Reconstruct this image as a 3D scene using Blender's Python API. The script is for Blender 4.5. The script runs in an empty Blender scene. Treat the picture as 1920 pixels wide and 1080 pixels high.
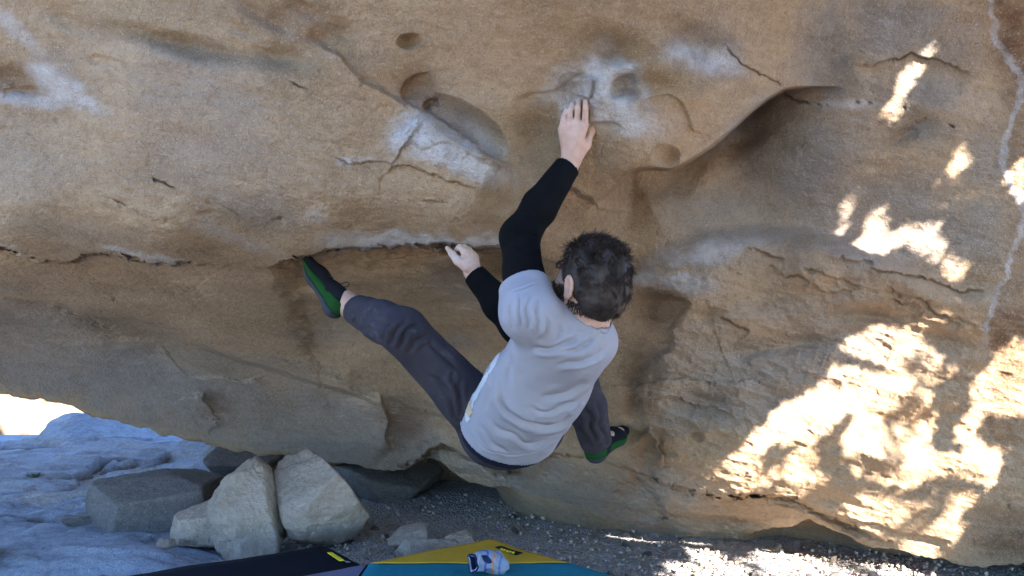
import bpy, bmesh, math, random, time
import numpy as np
from mathutils import Vector, Matrix
T0 = time.time()
random.seed(7)
RNG = np.random.default_rng(11)
SC = bpy.context.scene
COL = SC.collection

# ------------------------------------------------------------------ camera
CAM_Z = 1.0
FPX = 1900.0                       # focal length in units of a 1920 px wide frame
cam_d = bpy.data.cameras.new('camera')
cam_d.sensor_width = 36.0
cam_d.lens = 36.0 * FPX / 1920.0
cam_d.clip_start = 0.05
cam_d.clip_end = 2000.0
cam = bpy.data.objects.new('camera', cam_d)
COL.objects.link(cam)
cam.location = (0, 0, CAM_Z)
cam.rotation_euler = (math.radians(90), 0, 0)
SC.camera = cam

# ------------------------------------------------------------------ light
SUN = Vector((0.38, -0.80, 0.46)).normalized()      # towards the sun
world = bpy.data.worlds.new('World')
SC.world = world
world.use_nodes = True
wn = world.node_tree
bg = wn.nodes['Background']
sky = wn.nodes.new('ShaderNodeTexSky')
sky.sky_type = 'NISHITA'
sky.sun_disc = False
sky.sun_elevation = math.asin(SUN.z)
sky.altitude = 1900.0
sky.air_density = 1.0
sky.dust_density = 0.1
sky.ozone_density = 6.0
sky.sun_rotation = math.atan2(SUN.x, SUN.y)
wn.links.new(sky.outputs[0], bg.inputs[0])
bg.inputs[1].default_value = 0.09
sun_d = bpy.data.lights.new('sun', 'SUN')
sun_d.energy = 5.0
sun_d.angle = math.radians(0.36)
sun_d.color = (1.0, 0.965, 0.925)
sun = bpy.data.objects.new('sun', sun_d)
COL.objects.link(sun)
sun.rotation_euler = SUN.to_track_quat('Z', 'Y').to_euler()
sun.location = SUN * 30
SC.view_settings.view_transform = 'Standard'
SC.view_settings.look = 'None'
SC.view_settings.exposure = 3.42
SC.view_settings.gamma = 1.0
SC.render.engine = 'CYCLES'
SC.cycles.max_bounces = 8
SC.cycles.diffuse_bounces = 4
SC.cycles.use_denoising = True

# ------------------------------------------------------------------ helpers
def at(px, py, Y):
    """point seen at (px, py) of a 1920 x 1080 frame, Y metres ahead"""
    return np.array([(px - 960.0) / FPX * Y, Y, CAM_Z + (540.0 - py) / FPX * Y])

def V(a):
    return np.asarray(a, dtype=float)

def smooth(a, b, x):
    t = np.clip((x - a) / (b - a), 0, 1)
    return t * t * (3 - 2 * t)

def _hash(ix, iy, iz, seed):
    h = (ix.astype(np.uint32) * np.uint32(374761393) + iy.astype(np.uint32) * np.uint32(668265263)
         + iz.astype(np.uint32) * np.uint32(2147483647) + np.uint32(seed * 1274126177 & 0xffffffff))
    h = (h ^ (h >> np.uint32(13))) * np.uint32(1274126177)
    h = h ^ (h >> np.uint32(16))
    return h.astype(np.float32) * np.float32(2.0 / 4294967295.0) - np.float32(1.0)

def noise3(p, seed=0):
    """value noise in [-1, 1] at the points p (N x 3)"""
    p = np.asarray(p, dtype=np.float32)
    i = np.floor(p)
    f = p - i
    i = i.astype(np.int64).astype(np.uint32)
    f = f * f * f * (f * (f * 6 - 15) + 10)
    out = np.zeros(len(p), np.float32)
    for dx in (0, 1):
        wx = f[:, 0] if dx else 1 - f[:, 0]
        for dy in (0, 1):
            wy = f[:, 1] if dy else 1 - f[:, 1]
            for dz in (0, 1):
                wz = f[:, 2] if dz else 1 - f[:, 2]
                out += wx * wy * wz * _hash(i[:, 0] + np.uint32(dx), i[:, 1] + np.uint32(dy), i[:, 2] + np.uint32(dz), seed)
    return out

def fbm(p, freq, octaves, seed=0, gain=0.5):
    p = np.asarray(p, dtype=np.float32)
    o = np.zeros(len(p), np.float32)
    a, tot = 1.0, 0.0
    for k in range(octaves):
        o += a * noise3(p * freq + 17.3 * (k + 1), seed + k * 7)
        tot += a
        a *= gain
        freq *= 2.03
    return o / tot

def ridged(p, freq, octaves, seed=0, gain=0.5):
    p = np.asarray(p, dtype=np.float32)
    o = np.zeros(len(p), np.float32)
    a, tot = 1.0, 0.0
    for k in range(octaves):
        o += a * (1 - np.abs(noise3(p * freq + 9.1 * (k + 1), seed + k * 5)) * 2)
        tot += a
        a *= gain
        freq *= 2.1
    return o / tot

def catmull(pts, n=10):
    pts = [np.asarray(p, float) for p in pts]
    if len(pts) < 3:
        return np.array(pts)
    P = [2 * pts[0] - pts[1]] + pts + [2 * pts[-1] - pts[-2]]
    out = []
    for k in range(1, len(P) - 2):
        for s in range(n):
            t = s / n
            out.append(0.5 * ((2 * P[k]) + (-P[k-1] + P[k+1]) * t + (2*P[k-1] - 5*P[k] + 4*P[k+1] - P[k+2]) * t*t
                              + (-P[k-1] + 3*P[k] - 3*P[k+1] + P[k+2]) * t**3))
    out.append(P[-2])
    return np.array(out)

def polydist(px, py, pts, n=8):
    """signed distance to a curve (positive below / right of travel) and the run along it 0..1"""
    c = catmull(pts, n)
    best = np.full(px.shape, 1e9, np.float32)
    sg = np.zeros(px.shape, np.float32)
    tt = np.zeros(px.shape, np.float32)
    L = np.concatenate([[0], np.cumsum(np.linalg.norm(np.diff(c, axis=0), axis=1))])
    for k in range(len(c) - 1):
        ax, ay = c[k]
        dx, dy = c[k+1] - c[k]
        l2 = dx*dx + dy*dy + 1e-9
        t = np.clip(((px - ax) * dx + (py - ay) * dy) / l2, 0, 1)
        ex = px - ax - t * dx
        ey = py - ay - t * dy
        d = ex*ex + ey*ey
        m = d < best
        best = np.where(m, d, best)
        cr = dx * (py - ay) - dy * (px - ax)
        sg = np.where(m, np.where(cr >= 0, 1, -1), sg)
        tt = np.where(m, (L[k] + t * math.sqrt(l2)) / L[-1], tt)
    return np.sqrt(best) * sg, tt

def inpoly(px, py, poly):
    r = np.zeros(px.shape, bool)
    n = len(poly)
    j = n - 1
    for i in range(n):
        xi, yi = poly[i]
        xj, yj = poly[j]
        c = ((yi > py) != (yj > py)) & (px < (xj - xi) * (py - yi) / (yj - yi + 1e-12) + xi)
        r ^= c
        j = i
    return r

def mesh_from(name, verts, faces, mat=None, smooth_shade=True, attrs=None):
    """verts (N x 3), faces (M x 3 or M x 4) -> mesh data"""
    me = bpy.data.meshes.new(name)
    verts = np.asarray(verts, np.float32)
    faces = np.asarray(faces, np.int32)
    nv, nf, k = len(verts), len(faces), faces.shape[1]
    me.vertices.add(nv)
    me.vertices.foreach_set('co', verts.ravel())
    me.loops.add(nf * k)
    me.loops.foreach_set('vertex_index', faces.ravel())
    me.polygons.add(nf)
    me.polygons.foreach_set('loop_start', np.arange(0, nf * k, k, dtype=np.int32))
    if smooth_shade:
        me.polygons.foreach_set('use_smooth', np.ones(nf, bool))
    me.update(calc_edges=True)
    for an, av in (attrs or {}).items():
        a = me.attributes.new(an, 'FLOAT', 'POINT')
        a.data.foreach_set('value', np.asarray(av, np.float32))
    if mat:
        me.materials.append(mat)
    return me

def link(name, me, parent=None, loc=None, **props):
    o = bpy.data.objects.new(name, me)
    COL.objects.link(o)
    if loc is not None:
        o.location = loc
    if parent is not None:
        o.parent = parent
    for k, v in props.items():
        o[k] = v
    return o

def empty(name, loc, **props):
    o = bpy.data.objects.new(name, None)
    o.empty_display_size = 0.05
    COL.objects.link(o)
    o.location = loc
    for k, v in props.items():
        o[k] = v
    return o

def grid_faces(nr, nc):
    i = np.arange(nr * nc).reshape(nr, nc)
    return np.stack([i[:-1, :-1].ravel(), i[:-1, 1:].ravel(), i[1:, 1:].ravel(), i[1:, :-1].ravel()], 1)

# ------------------------------------------------------------------ materials
class NT:
    def __init__(self, name):
        self.m = bpy.data.materials.new(name)
        self.m.use_nodes = True
        self.t = self.m.node_tree
        self.b = self.t.nodes['Principled BSDF']
        self.b.inputs['Roughness'].default_value = 0.85
        self.b.inputs['Specular IOR Level'].default_value = 0.25
    def n(self, typ, **kw):
        x = self.t.nodes.new('ShaderNode' + typ)
        for k, v in kw.items():
            setattr(x, k, v)
        return x
    def l(self, a, b):
        self.t.links.new(a, b)
    def coords(self, scale=(1, 1, 1), rot=(0, 0, 0)):
        tc = self.n('TexCoord')
        mp = self.n('Mapping')
        mp.inputs['Scale'].default_value = scale
        mp.inputs['Rotation'].default_value = rot
        self.l(tc.outputs['Object'], mp.inputs['Vector'])
        return mp.outputs[0]
    def noise(self, co, scale, detail=6, rough=0.6, dist=0.0):
        x = self.n('TexNoise')
        x.inputs['Scale'].default_value = scale
        x.inputs['Detail'].default_value = detail
        x.inputs['Roughness'].default_value = rough
        x.inputs['Distortion'].default_value = dist
        self.l(co, x.inputs['Vector'])
        return x.outputs['Fac']
    def ramp(self, fac, stops):
        r = self.n('ValToRGB')
        cr = r.color_ramp
        while len(cr.elements) < len(stops):
            cr.elements.new(0.5)
        for e, (p, c) in zip(cr.elements, stops):
            e.position = p
            e.color = (*c, 1) if len(c) == 3 else c
        self.l(fac, r.inputs[0])
        return r.outputs[0]
    def attr(self, name):
        a = self.n('Attribute', attribute_name=name)
        return a.outputs['Fac']
    def math(self, op, a, b=None, clamp=False):
        m = self.n('Math', operation=op, use_clamp=clamp)
        for k, x in enumerate((a, b)):
            if x is None:
                continue
            if isinstance(x, (int, float)):
                m.inputs[k].default_value = x
            else:
                self.l(x, m.inputs[k])
        return m.outputs[0]
    def mix(self, fac, a, b, blend='MIX'):
        m = self.n('Mix', data_type='RGBA', blend_type=blend)
        for s, x in ((m.inputs[0], fac), (m.inputs[6], a), (m.inputs[7], b)):
            if isinstance(x, (int, float)):
                s.default_value = x
            elif isinstance(x, tuple):
                s.default_value = (*x, 1)
            else:
                self.l(x, s)
        return m.outputs[2]
    def bump(self, height, strength, dist):
        b = self.n('Bump')
        b.inputs['Strength'].default_value = strength
        b.inputs['Distance'].default_value = dist
        self.l(height, b.inputs['Height'])
        self.l(b.outputs[0], self.b.inputs['Normal'])
    def color(self, c):
        if isinstance(c, tuple):
            self.b.inputs['Base Color'].default_value = (*c, 1)
        else:
            self.l(c, self.b.inputs['Base Color'])

def rock_material(name, light, mid, dark, masks=True, cracks=False, grain=1.0, specks=(0.5, 0.43, 0.35), scale=1.0):
    n = NT(name)
    co = n.coords()
    st = n.coords((1.0, 1.0, 4.5), (0.0, math.radians(14), 0.0))
    big = n.noise(co, 2.2 * scale, 5, 0.6, 0.4)
    streak = n.noise(st, 5.5 * scale, 8, 0.66, 0.6)
    midn = n.noise(co, 17 * scale, 6, 0.65, 0.2)
    fine = n.noise(co, 150 * scale, 4, 0.7)
    gr = n.noise(co, 420 * scale, 2, 0.6)
    c = n.ramp(big, [(0.3, dark), (0.5, mid), (0.68, light)])
    c2 = n.ramp(streak, [(0.32, dark), (0.5, mid), (0.66, light)])
    c = n.mix(0.38, c, c2)
    mott = n.noise(co, 42 * scale, 5, 0.75, 0.3)
    c = n.mix(n.ramp(mott, [(0.33, (0.55,) * 3), (0.5, (0, 0, 0))]), c, dark)
    c = n.mix(n.ramp(mott, [(0.5, (0, 0, 0)), (0.68, (0.6,) * 3)]), c, light)
    c = n.mix(n.ramp(midn, [(0.35, (0, 0, 0)), (0.7, (0.4, 0.4, 0.4))]), c, mid)
    if masks:
        warm = n.ramp(midn, [(0.3, (0.36, 0.20, 0.10)), (0.6, (0.47, 0.285, 0.155))])
        c = n.mix(n.math('MULTIPLY', n.attr('orange'), n.ramp(streak, [(0.25, (0.35,)*3), (0.6, (1,)*3)]), True), c, warm)
        gy = n.ramp(midn, [(0.3, (0.15, 0.143, 0.137)), (0.65, (0.27, 0.257, 0.243))])  # grey of the stone, darkened to carry the belly's shade as well
        c = n.mix(n.math('MULTIPLY', n.attr('grey'), n.ramp(big, [(0.25, (0.55,)*3), (0.6, (1,)*3)]), True), c, gy)
        br = n.ramp(midn, [(0.3, (0.085, 0.04, 0.022)), (0.65, (0.18, 0.085, 0.042))])
        c = n.mix(n.math('MULTIPLY', n.attr('rust_and_shade'), n.ramp(streak, [(0.3, (0.3,)*3), (0.6, (1,)*3)]), True), c, br)
        ol = n.ramp(midn, [(0.3, (0.15, 0.10, 0.045)), (0.65, (0.24, 0.17, 0.085))])
        c = n.mix(n.attr('olive'), c, ol)
        ck = n.ramp(midn, [(0.3, (0.42, 0.40, 0.385)), (0.6, (0.60, 0.575, 0.55))])
        cf = n.math('MULTIPLY', n.attr('chalk'), n.ramp(midn, [(0.28, (0.45,)*3), (0.55, (1,)*3)]), True)
        c = n.mix(cf, c, ck)
        dk = n.attr('crackdark')
        c = n.mix(n.math('MULTIPLY', dk, 0.8, True), c, (0.06, 0.042, 0.03))
    if cracks:
        c = n.mix(n.math('MULTIPLY', n.attr('crackdark'), 0.85, True), c, (0.07, 0.05, 0.035))
    # crystals: pale feldspar and dark mica specks
    c = n.mix(n.ramp(fine, [(0.56, (0, 0, 0)), (0.70, (0.75 * grain,) * 3)]), c, specks)
    c = n.mix(n.ramp(gr, [(0.30, (0.85 * grain,) * 3), (0.43, (0, 0, 0))]), c, tuple(x * 0.35 for x in dark))
    n.color(c)
    h = n.math('ADD', n.math('MULTIPLY', n.noise(co, 60 * scale, 6, 0.72), 1.0), n.math('MULTIPLY', fine, 0.45))
    h = n.math('ADD', h, n.math('MULTIPLY', streak, 0.4))
    n.bump(h, 1.0 * grain, 0.012)
    n.b.inputs['Roughness'].default_value = 0.92
    n.b.inputs['Specular IOR Level'].default_value = 0.15
    return n.m
# ------------------------------------------------------------------ the overhanging boulder
CTRL = np.array([
 (-200,-250,2.80),(400,-250,2.68),(960,-250,2.40),(1500,-250,2.58),(2000,-250,2.74),
 (-200,-100,2.86),(400,-100,2.76),(960,-100,2.5),(1500,-100,2.72),(2000,-100,2.82),
 (0,100,2.93),(300,100,2.87),(700,100,2.78),(1100,100,2.72),(1300,100,2.74),(1500,100,3.0),(1900,100,3.0),
 (0,300,3.0),(300,300,2.93),(700,300,2.86),(1000,300,2.88),(1200,300,2.86),(1400,300,3.10),(1600,300,3.16),(1900,300,3.06),
 (0,450,3.04),(300,450,2.99),(600,450,2.97),(850,450,2.96),(1000,450,3.0),(1200,450,3.18),(1450,420,3.32),(1700,430,3.22),(1900,450,3.12),
 (0,540,3.50),(300,540,3.46),(600,540,3.42),(850,540,3.42),(1000,530,3.30),(1250,530,3.26),(1450,520,3.26),(1700,540,3.22),(1900,540,3.14),
 (0,650,4.25),(300,650,4.17),(600,650,4.02),(850,650,3.90),(1050,650,3.60),(1200,650,3.40),(1400,650,3.36),(1700,650,3.34),(1900,650,3.26),
 (0,730,4.60),(300,750,4.52),(600,750,4.28),(850,750,4.12),(1100,750,3.60),(1300,750,3.44),(1600,750,3.37),(1900,750,3.30),
 (300,800,4.75),(600,860,4.72),(800,840,4.42),(1000,860,4.08),(1150,850,3.66),(1300,850,3.46),(1600,850,3.40),(1900,850,3.33),
 (1000,920,4.3),(1150,960,4.1),(1250,950,3.82),(1400,930,3.52),(1600,950,3.48),(1900,960,3.42),
 (1240,1000,4.08),(1400,1000,3.98),(1600,1000,3.60),(1800,1050,3.52),(2000,1050,3.48),
 (-600,500,3.6),(-1000,500,5.0),(-600,0,3.2),(-1000,0,4.6),(-600,680,4.6),(-1000,640,5.3),(-600,-250,3.1),(-1000,-250,4.5),
 (2500,500,3.7),(3000,500,5.0),(2500,0,3.3),(3000,0,4.8),(2500,1050,3.75),(3000,1050,4.6),(2500,-250,3.2),(3000,-250,4.7),
])
def tps(ctrl, lam=0.02):
    X = ctrl[:, :2] / 500.0
    n = len(X)
    r2 = ((X[:, None] - X[None]) ** 2).sum(-1)
    K = 0.5 * r2 * np.log(r2 + 1e-12) + lam * np.eye(n)
    Pm = np.hstack([np.ones((n, 1)), X])
    A = np.block([[K, Pm], [Pm.T, np.zeros((3, 3))]])
    w = np.linalg.solve(A, np.concatenate([ctrl[:, 2], np.zeros(3)]))
    def f(px, py):
        x, y = px.ravel() / 500.0, py.ravel() / 500.0
        o = w[n] + w[n+1] * x + w[n+2] * y
        for k in range(n):
            q = (x - X[k, 0]) ** 2 + (y - X[k, 1]) ** 2
            o = o + w[k] * 0.5 * q * np.log(q + 1e-12)
        return o.reshape(px.shape)
    return f
BASE = tps(CTRL)

BOTTOM = np.array([(-1100,600),(-700,640),(-300,690),(-100,715),(0,729),(60,737),(130,750),(165,768),(200,779),(245,790),(300,806),(350,818),
 (420,831),(480,840),(540,848),(600,862),(660,873),(700,877),(738,882),(760,880),(785,866),(808,858),(830,868),(850,886),(875,902),(910,914),(950,914),(1000,922),(1050,934),
 (1100,950),(1150,972),(1190,992),(1240,1003),(1300,999),(1360,1003),(1410,1000),(1450,992),(1482,986),(1500,977),(1520,975),(1540,984),(1580,1003),
 (1620,1022),(1680,1031),(1740,1046),(1800,1056),(1850,1062),(1920,1054),(2000,1058),(2300,1066),(3000,1066)], float)

xs = np.concatenate([np.linspace(-1100, -60, 50)[:-1], np.arange(-60, 1981, 2.0), np.linspace(1980, 3000, 50)[1:]])
NR = 620
TOPPY = -250.0
bot = np.interp(xs, BOTTOM[:, 0], BOTTOM[:, 1])
bot = bot + 3.0 * noise3(np.stack([xs / 23, xs * 0, xs * 0], 1), 5) + 1.5 * noise3(np.stack([xs / 8, xs * 0 + 3, xs * 0], 1), 6)
# rows: dense inside the frame, coarser above it
s_in = np.linspace(0, 1, NR - 40)
PX = np.repeat(xs[None], NR, 0).astype(np.float32)
PY = np.zeros_like(PX)
PY[:NR-40] = bot[None] + s_in[:, None] * (-30.0 - bot[None])
PY[NR-40:] = np.linspace(-30, TOPPY, 41)[1:, None]
D = BASE(PX, PY).astype(np.float32)
shp = PX.shape
W0 = np.stack([(PX - 960) / FPX * D, D, CAM_Z + (540 - PY) / FPX * D], -1).reshape(-1, 3)
# natural wander of every drawn feature
wx = 7 * noise3(W0 * 9, 21) + 5 * noise3(W0 * 27, 22) + 3 * noise3(W0 * 70, 25) + 1.5 * noise3(W0 * 160, 27)
wy = 7 * noise3(W0 * 9, 23) + 5 * noise3(W0 * 27, 24) + 3 * noise3(W0 * 70, 26) + 1.5 * noise3(W0 * 160, 28)
QX = PX.ravel() + wx
QY = PY.ravel() + wy
RX = PX.ravel() + 5 * noise3(W0 * 6, 29)
RY = PY.ravel() + 5 * noise3(W0 * 6, 30)
DD = D.ravel().copy()
INF = (QX > -200) & (QX < 2150) & (QY > -240)

def region(pts, pad):
    a = np.asarray(pts, float)
    lo, hi = a.min(0) - pad, a.max(0) + pad
    return np.where((QX > lo[0]) & (QX < hi[0]) & (QY > lo[1]) & (QY < hi[1]))[0]

def dent(cx, cy, rx, ry, ang, depth, p=1.5, soft=False):
    r = max(rx, ry) * (2.2 if soft else 1.05)
    i = region([(cx, cy)], r)
    a = math.radians(ang)
    u = ((RX[i] - cx) * math.cos(a) + (RY[i] - cy) * math.sin(a)) / rx
    v = (-(RX[i] - cx) * math.sin(a) + (RY[i] - cy) * math.cos(a)) / ry
    r2 = u * u + v * v
    DD[i] += depth * (np.exp(-1.6 * r2) if soft else np.clip(1 - r2, 0, 1) ** p)

def taper(t, a=0.12, b=0.12):
    return smooth(0, max(a, 1e-3), t) * smooth(0, max(b, 1e-3), 1 - t)

def step(pts, amp, fall=80.0, wid=3.0, up=0.0, upfall=60.0, ends=(0.12, 0.12), wob=0.35, sm=False, kf=None):
    """rock just below the curve sits amp further back and comes forward again over `fall`"""
    i = region(pts, max(fall * 3, upfall * 3 if up else 0))
    s, t = polydist(RX[i], RY[i], pts) if sm else polydist(QX[i], QY[i], pts)
    tp = taper(t, *ends) if kf is None else kf(RX[i], RY[i])
    k = amp * tp * (1 + wob * noise3(W0[i] * 6, 31))
    DD[i] += np.where(s > -wid, smooth(-wid, wid, s) * np.exp(-np.maximum(s, 0) / fall), 0) * k
    if up:
        DD[i] -= up * tp * np.where(s < wid, np.exp(-np.maximum(-s, 0) / upfall) * smooth(wid, -wid, s), 0)

M = {k: np.zeros(QX.size, np.float32) for k in ('orange', 'grey', 'rust_and_shade', 'olive', 'chalk', 'crackdark')}

def crack(pts, wid=2.0, depth=0.012, dark=0.9, ends=(0.15, 0.15)):
    i = region(pts, 30)
    s, t = polydist(QX[i], QY[i], pts)
    on = smooth(-0.55, 0.25, noise3(W0[i] * 14, 41)) * taper(t, *ends)
    wid = wid * 0.75
    g = np.exp(-(s / wid) ** 2) * on
    DD[i] += depth * g
    M['crackdark'][i] = np.maximum(M['crackdark'][i], 0.55 * dark * np.exp(-(s / (wid * 0.9)) ** 2) * on)

def blob(name, cx, cy, rx, ry, ang=0, v=1.0, edge=0.5, rough=0.5):
    r = max(rx, ry) * 1.8
    i = region([(cx, cy)], r)
    a = math.radians(ang)
    u = ((QX[i] - cx) * math.cos(a) + (QY[i] - cy) * math.sin(a)) / rx
    w = (-(QX[i] - cx) * math.sin(a) + (QY[i] - cy) * math.cos(a)) / ry
    r_ = np.sqrt(u * u + w * w) + rough * (0.6 * noise3(W0[i] * 8, 51) + 0.4 * noise3(W0[i] * 25, 52))
    M[name][i] = np.maximum(M[name][i], v * smooth(1 + edge, 1 - edge, r_))

def band(name, pts, up, down, v=1.0, ends=(0.12, 0.12)):
    """coating along a curve, reaching `up` px above it and `down` px below"""
    i = region(pts, max(up, down) * 2.5)
    s, t = polydist(QX[i], QY[i], pts)
    n = 0.45 * noise3(W0[i] * 11, 61) + 0.3 * noise3(W0[i] * 31, 62)
    e = np.where(s < 0, -s / max(up, .1), s / max(down, .1)) + n
    M[name][i] = np.maximum(M[name][i], v * taper(t, *ends) * smooth(1.25, 0.5, e))

# --- the long lip on the left that foot and hand hang from
LIP = [(-120,452),(-40,460),(0,468),(60,481),(120,489),(170,480),(230,482),(290,489),(345,493),(420,500),(500,503),(556,487),(640,473),(740,463),(820,459),(880,460),(950,467),(1010,480),(1050,492)]
step(LIP[:10], 0.12, 150, 2.5, up=0.03, upfall=60, ends=(0.0, 0.2))
step(LIP[8:12], 0.02, 80, 4)
step(LIP[10:], 0.26, 95, 2.5, up=0.04, upfall=70, ends=(0.10, 0.12))
band('chalk', LIP[12:18], 26, 2, 0.85)
band('chalk', [(180,466),(230,476),(290,486),(360,490)], 8, 2, 0.55)
band('chalk', [(-60,455),(0,464),(50,478)], 8, 2, 0.4)
# --- steps of the lower left belly
step([(-140,520),(-20,540),(40,556),(110,570),(160,586),(230,600),(300,612),(360,640),(420,668),(500,695),(560,712),(640,735),(700,757),(760,790)], 0.055, 60, 5, up=0.012, upfall=90, ends=(0.05, 0.15), sm=True)
step([(100,565),(150,590),(200,612),(240,628)], 0.03, 22, 3)
step([(300,640),(335,690),(370,706),(420,704),(460,712),(500,706)], -0.018, 60, 4, sm=True)
crack([(335,690),(370,706),(420,704),(460,712),(520,704)], 1.8, 0.010, 0.5)
crack([(500,668),(560,688),(610,702),(660,722),(720,748)], 2.0, 0.010, 0.55)
crack([(160,530),(190,545),(225,565)], 2.0, 0.012, 0.6)
crack([(300,540),(330,552)], 1.5, 0.008, 0.5)
# thumb shaped scoop and the brown scoop
dent(408, 757, 34, 20, 38, 0.035, 1.2)
step([(379,738),(384,752),(400,768),(416,792)], -0.030, 30, 3)
step([(716,730),(722,760),(734,790),(726,820),(742,848)], -0.075, 45, 3.5, ends=(0.2, 0.2), sm=True)
step([(660,690),(720,735),(790,770),(860,800)], 0.02, 40, 3)
dent(775, 815, 45, 40, 0, 0.06, soft=True)
# hollow below the belly, knee of rock under the climber
step([(745,878),(775,868),(795,852),(825,842),(860,852),(900,868),(950,886),(985,893)], 0.12, 26, 3, up=0.03, upfall=40, ends=(0.1, 0.1))
dent(960, 868, 70, 26, 8, -0.05, soft=True)
dent(1030, 880, 40, 28, -20, 0.04, soft=True)
step([(1000,880),(1030,862),(1060,852),(1100,858),(1130,872),(1190,884)], 0.035, 40, 3)
# --- upper left groove and the stepped seam running to the middle
step([(200,40),(250,66),(300,84),(350,100),(400,117),(470,122),(540,130),(600,150)], -0.045, 80, 22, ends=(0.3, 0.3), sm=True)
dent(330, 84, 120, 26, 14, 0.04, soft=True)
dent(520, 105, 70, 25, 10, 0.04, soft=True)
step([(560,60),(620,90),(660,130),(690,160),(745,188),(790,206),(812,222)], -0.055, 60, 5, ends=(0.3, 0.1))
for (x, y, rx, ry, a, d) in [(480,25,45,16,35,.03),(530,45,30,22,60,.035),(570,20,40,14,20,.025),(600,75,26,18,30,.03),(455,60,30,12,20,.02),(640,60,30,20,30,.03),
                             (190,110,35,10,10,.018),(120,30,60,18,30,.02),(30,150,45,22,20,.04),(50,172,34,9,5,.03),(100,130,40,25,20,-.03),(130,165,50,22,25,-.02)]:
    dent(x, y, rx * 1.2, ry * 1.2, a, d, soft=True)
crack([(535,150),(560,160),(580,170)], 2.5, 0.012, 0.6)
crack([(290,330),(310,345),(335,352)], 3, 0.02, 0.8)
crack([(405,362),(420,380),(440,395),(455,406)], 2.2, 0.014, 0.95)
step([(400,360),(440,396),(480,416),(545,410)], 0.012, 40, 2)
crack([(510,412),(535,412)], 2.0, 0.01, 0.8)
crack([(200,370),(232,378)], 2.0, 0.012, 0.8)
crack([(228,418),(250,430),(290,442)], 1.8, 0.012, 0.8)
crack([(360,452),(380,457)], 2.4, 0.012, 0.9)
crack([(50,250),(80,266)], 1.8, 0.01, 0.5)
crack([(785,372),(820,380),(850,380)], 1.8, 0.010, 0.7)
crack([(625,288),(660,305),(700,302),(745,308),(800,322),(850,340),(900,356)], 2.0, 0.012, 0.75, (0.02, 0.2))
step([(625,288),(660,305),(700,302),(745,308),(800,322),(850,340),(900,356)], 0.02, 40, 3)
# --- pockets in the middle
dent(768, 80, 26, 17, -8, 0.040, 1.2)
dent(785, 172, 55, 48, 30, 0.050, soft=True)
step([(758,196),(752,170),(775,145),(810,136)], 0.028, 45, 3, sm=True)
step([(812,215),(800,212),(796,200),(806,190),(826,188)], 0.045, 40, 3, sm=True)
dent(872, 236, 92, 40, 32, 0.075, 1.1)
step([(800,205),(812,222),(840,240),(870,258),(905,280),(945,306),(965,310)], -0.11, 70, 3.5, ends=(0.12, 0.2))
dent(800, 262, 40, 30, 35, 0.015, soft=True)
step([(772,235),(772,262),(790,280),(830,268),(865,280),(905,304),(950,312)], 0.010, 20, 3, sm=True)
dent(1010, 250, 60, 70, 10, 0.055, soft=True)
step([(955,205),(985,180),(1040,170),(1065,150),(1085,138),(1104,142)], 0.010, 60, 4, ends=(0.3, 0.1), sm=True)
dent(1076, 170, 38, 36, 20, 0.026, 1.2)
step([(1104,140),(1108,165),(1103,188)], -0.035, 25, 2.5, sm=True)
dent(1170, 165, 32, 38, 15, 0.024, 1.2)
dent(1215, 160, 60, 26, 0, 0.040, soft=True)
step([(1142,190),(1142,165),(1160,145),(1190,138)], 0.03, 30, 2.5, sm=True)
dent(1150, 95, 52, 32, 10, 0.055, soft=True)
dent(1152, 112, 28, 16, 10, 0.025, 1.3)
dent(1125, 175, 22, 45, 0, -0.035, soft=True)
step([(1100,232),(1130,230),(1150,232),(1170,246)], 0.03, 35, 3, ends=(0.15, 0.25), sm=True)
step([(1202,215),(1202,195),(1222,182),(1250,178),(1275,190),(1290,220),(1300,244),(1330,245)], 0.014, 55, 2.5, ends=(0.1, 0.2), sm=True)
dent(1248, 293, 30, 24, 0, 0.045, 1.2)
dent(1290, 70, 60, 34, 20, 0.045, soft=True)
dent(1330, 95, 50, 34, 25, 0.035, soft=True)
crack([(1355,90),(1385,110),(1415,128),(1440,146),(1462,165)], 2.4, 0.014, 0.85, (0.1, 0.1))
# --- the big curved lip on the right of the reach
RIDGE = [(1680,178),(1610,166),(1540,164),(1480,170),(1455,180),(1430,192),(1400,212),(1370,240),(1335,275),(1295,300),(1260,315),(1225,318),(1190,325),(1160,350),(1130,372)]
step(RIDGE[::-1], 0.42, 115, 3.0, up=0.06, upfall=70, wob=0.1, sm=True, kf=lambda x, y: smooth(1590, 1370, x) * smooth(1090, 1190, x))
dent(1400, 265, 60, 26, -40, 0.05, soft=True)
dent(1200, 355, 60, 34, -20, 0.07, soft=True)
step([(1000,330),(1060,345),(1100,372),(1150,395),(1200,400)], 0.035, 60, 5, ends=(0.3, 0.3))
dent(1080, 420, 90, 40, 10, 0.05, soft=True)
crack([(1460,180),(1485,185),(1510,194)], 2.6, 0.02, 0.9)
# --- right wall above the bulge
crack([(1630,116),(1665,108),(1700,104),(1740,107),(1775,114),(1810,128)], 1.8, 0.014, 0.9, (0.1, 0.1))
step([(1600,118),(1665,108),(1700,104),(1740,107),(1775,114),(1830,140)], 0.022, 60, 2)
for x, y in [(1510,194),(1532,197),(1550,198),(1606,192),(1628,193),(1695,203),(1735,222),(1780,236),(1784,238)]:
    dent(x, y, 5, 3, 25, 0.016, 1)
crack([(1690,200),(1735,222),(1790,240),(1840,250)], 1.5, 0.008, 0.5)
dent(1550, 140, 70, 60, 70, 0.05, soft=True)
dent(1760, 200, 70, 60, 10, -0.04, soft=True)
dent(1700, 250, 50, 16, -30, 0.03, soft=True)
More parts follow.
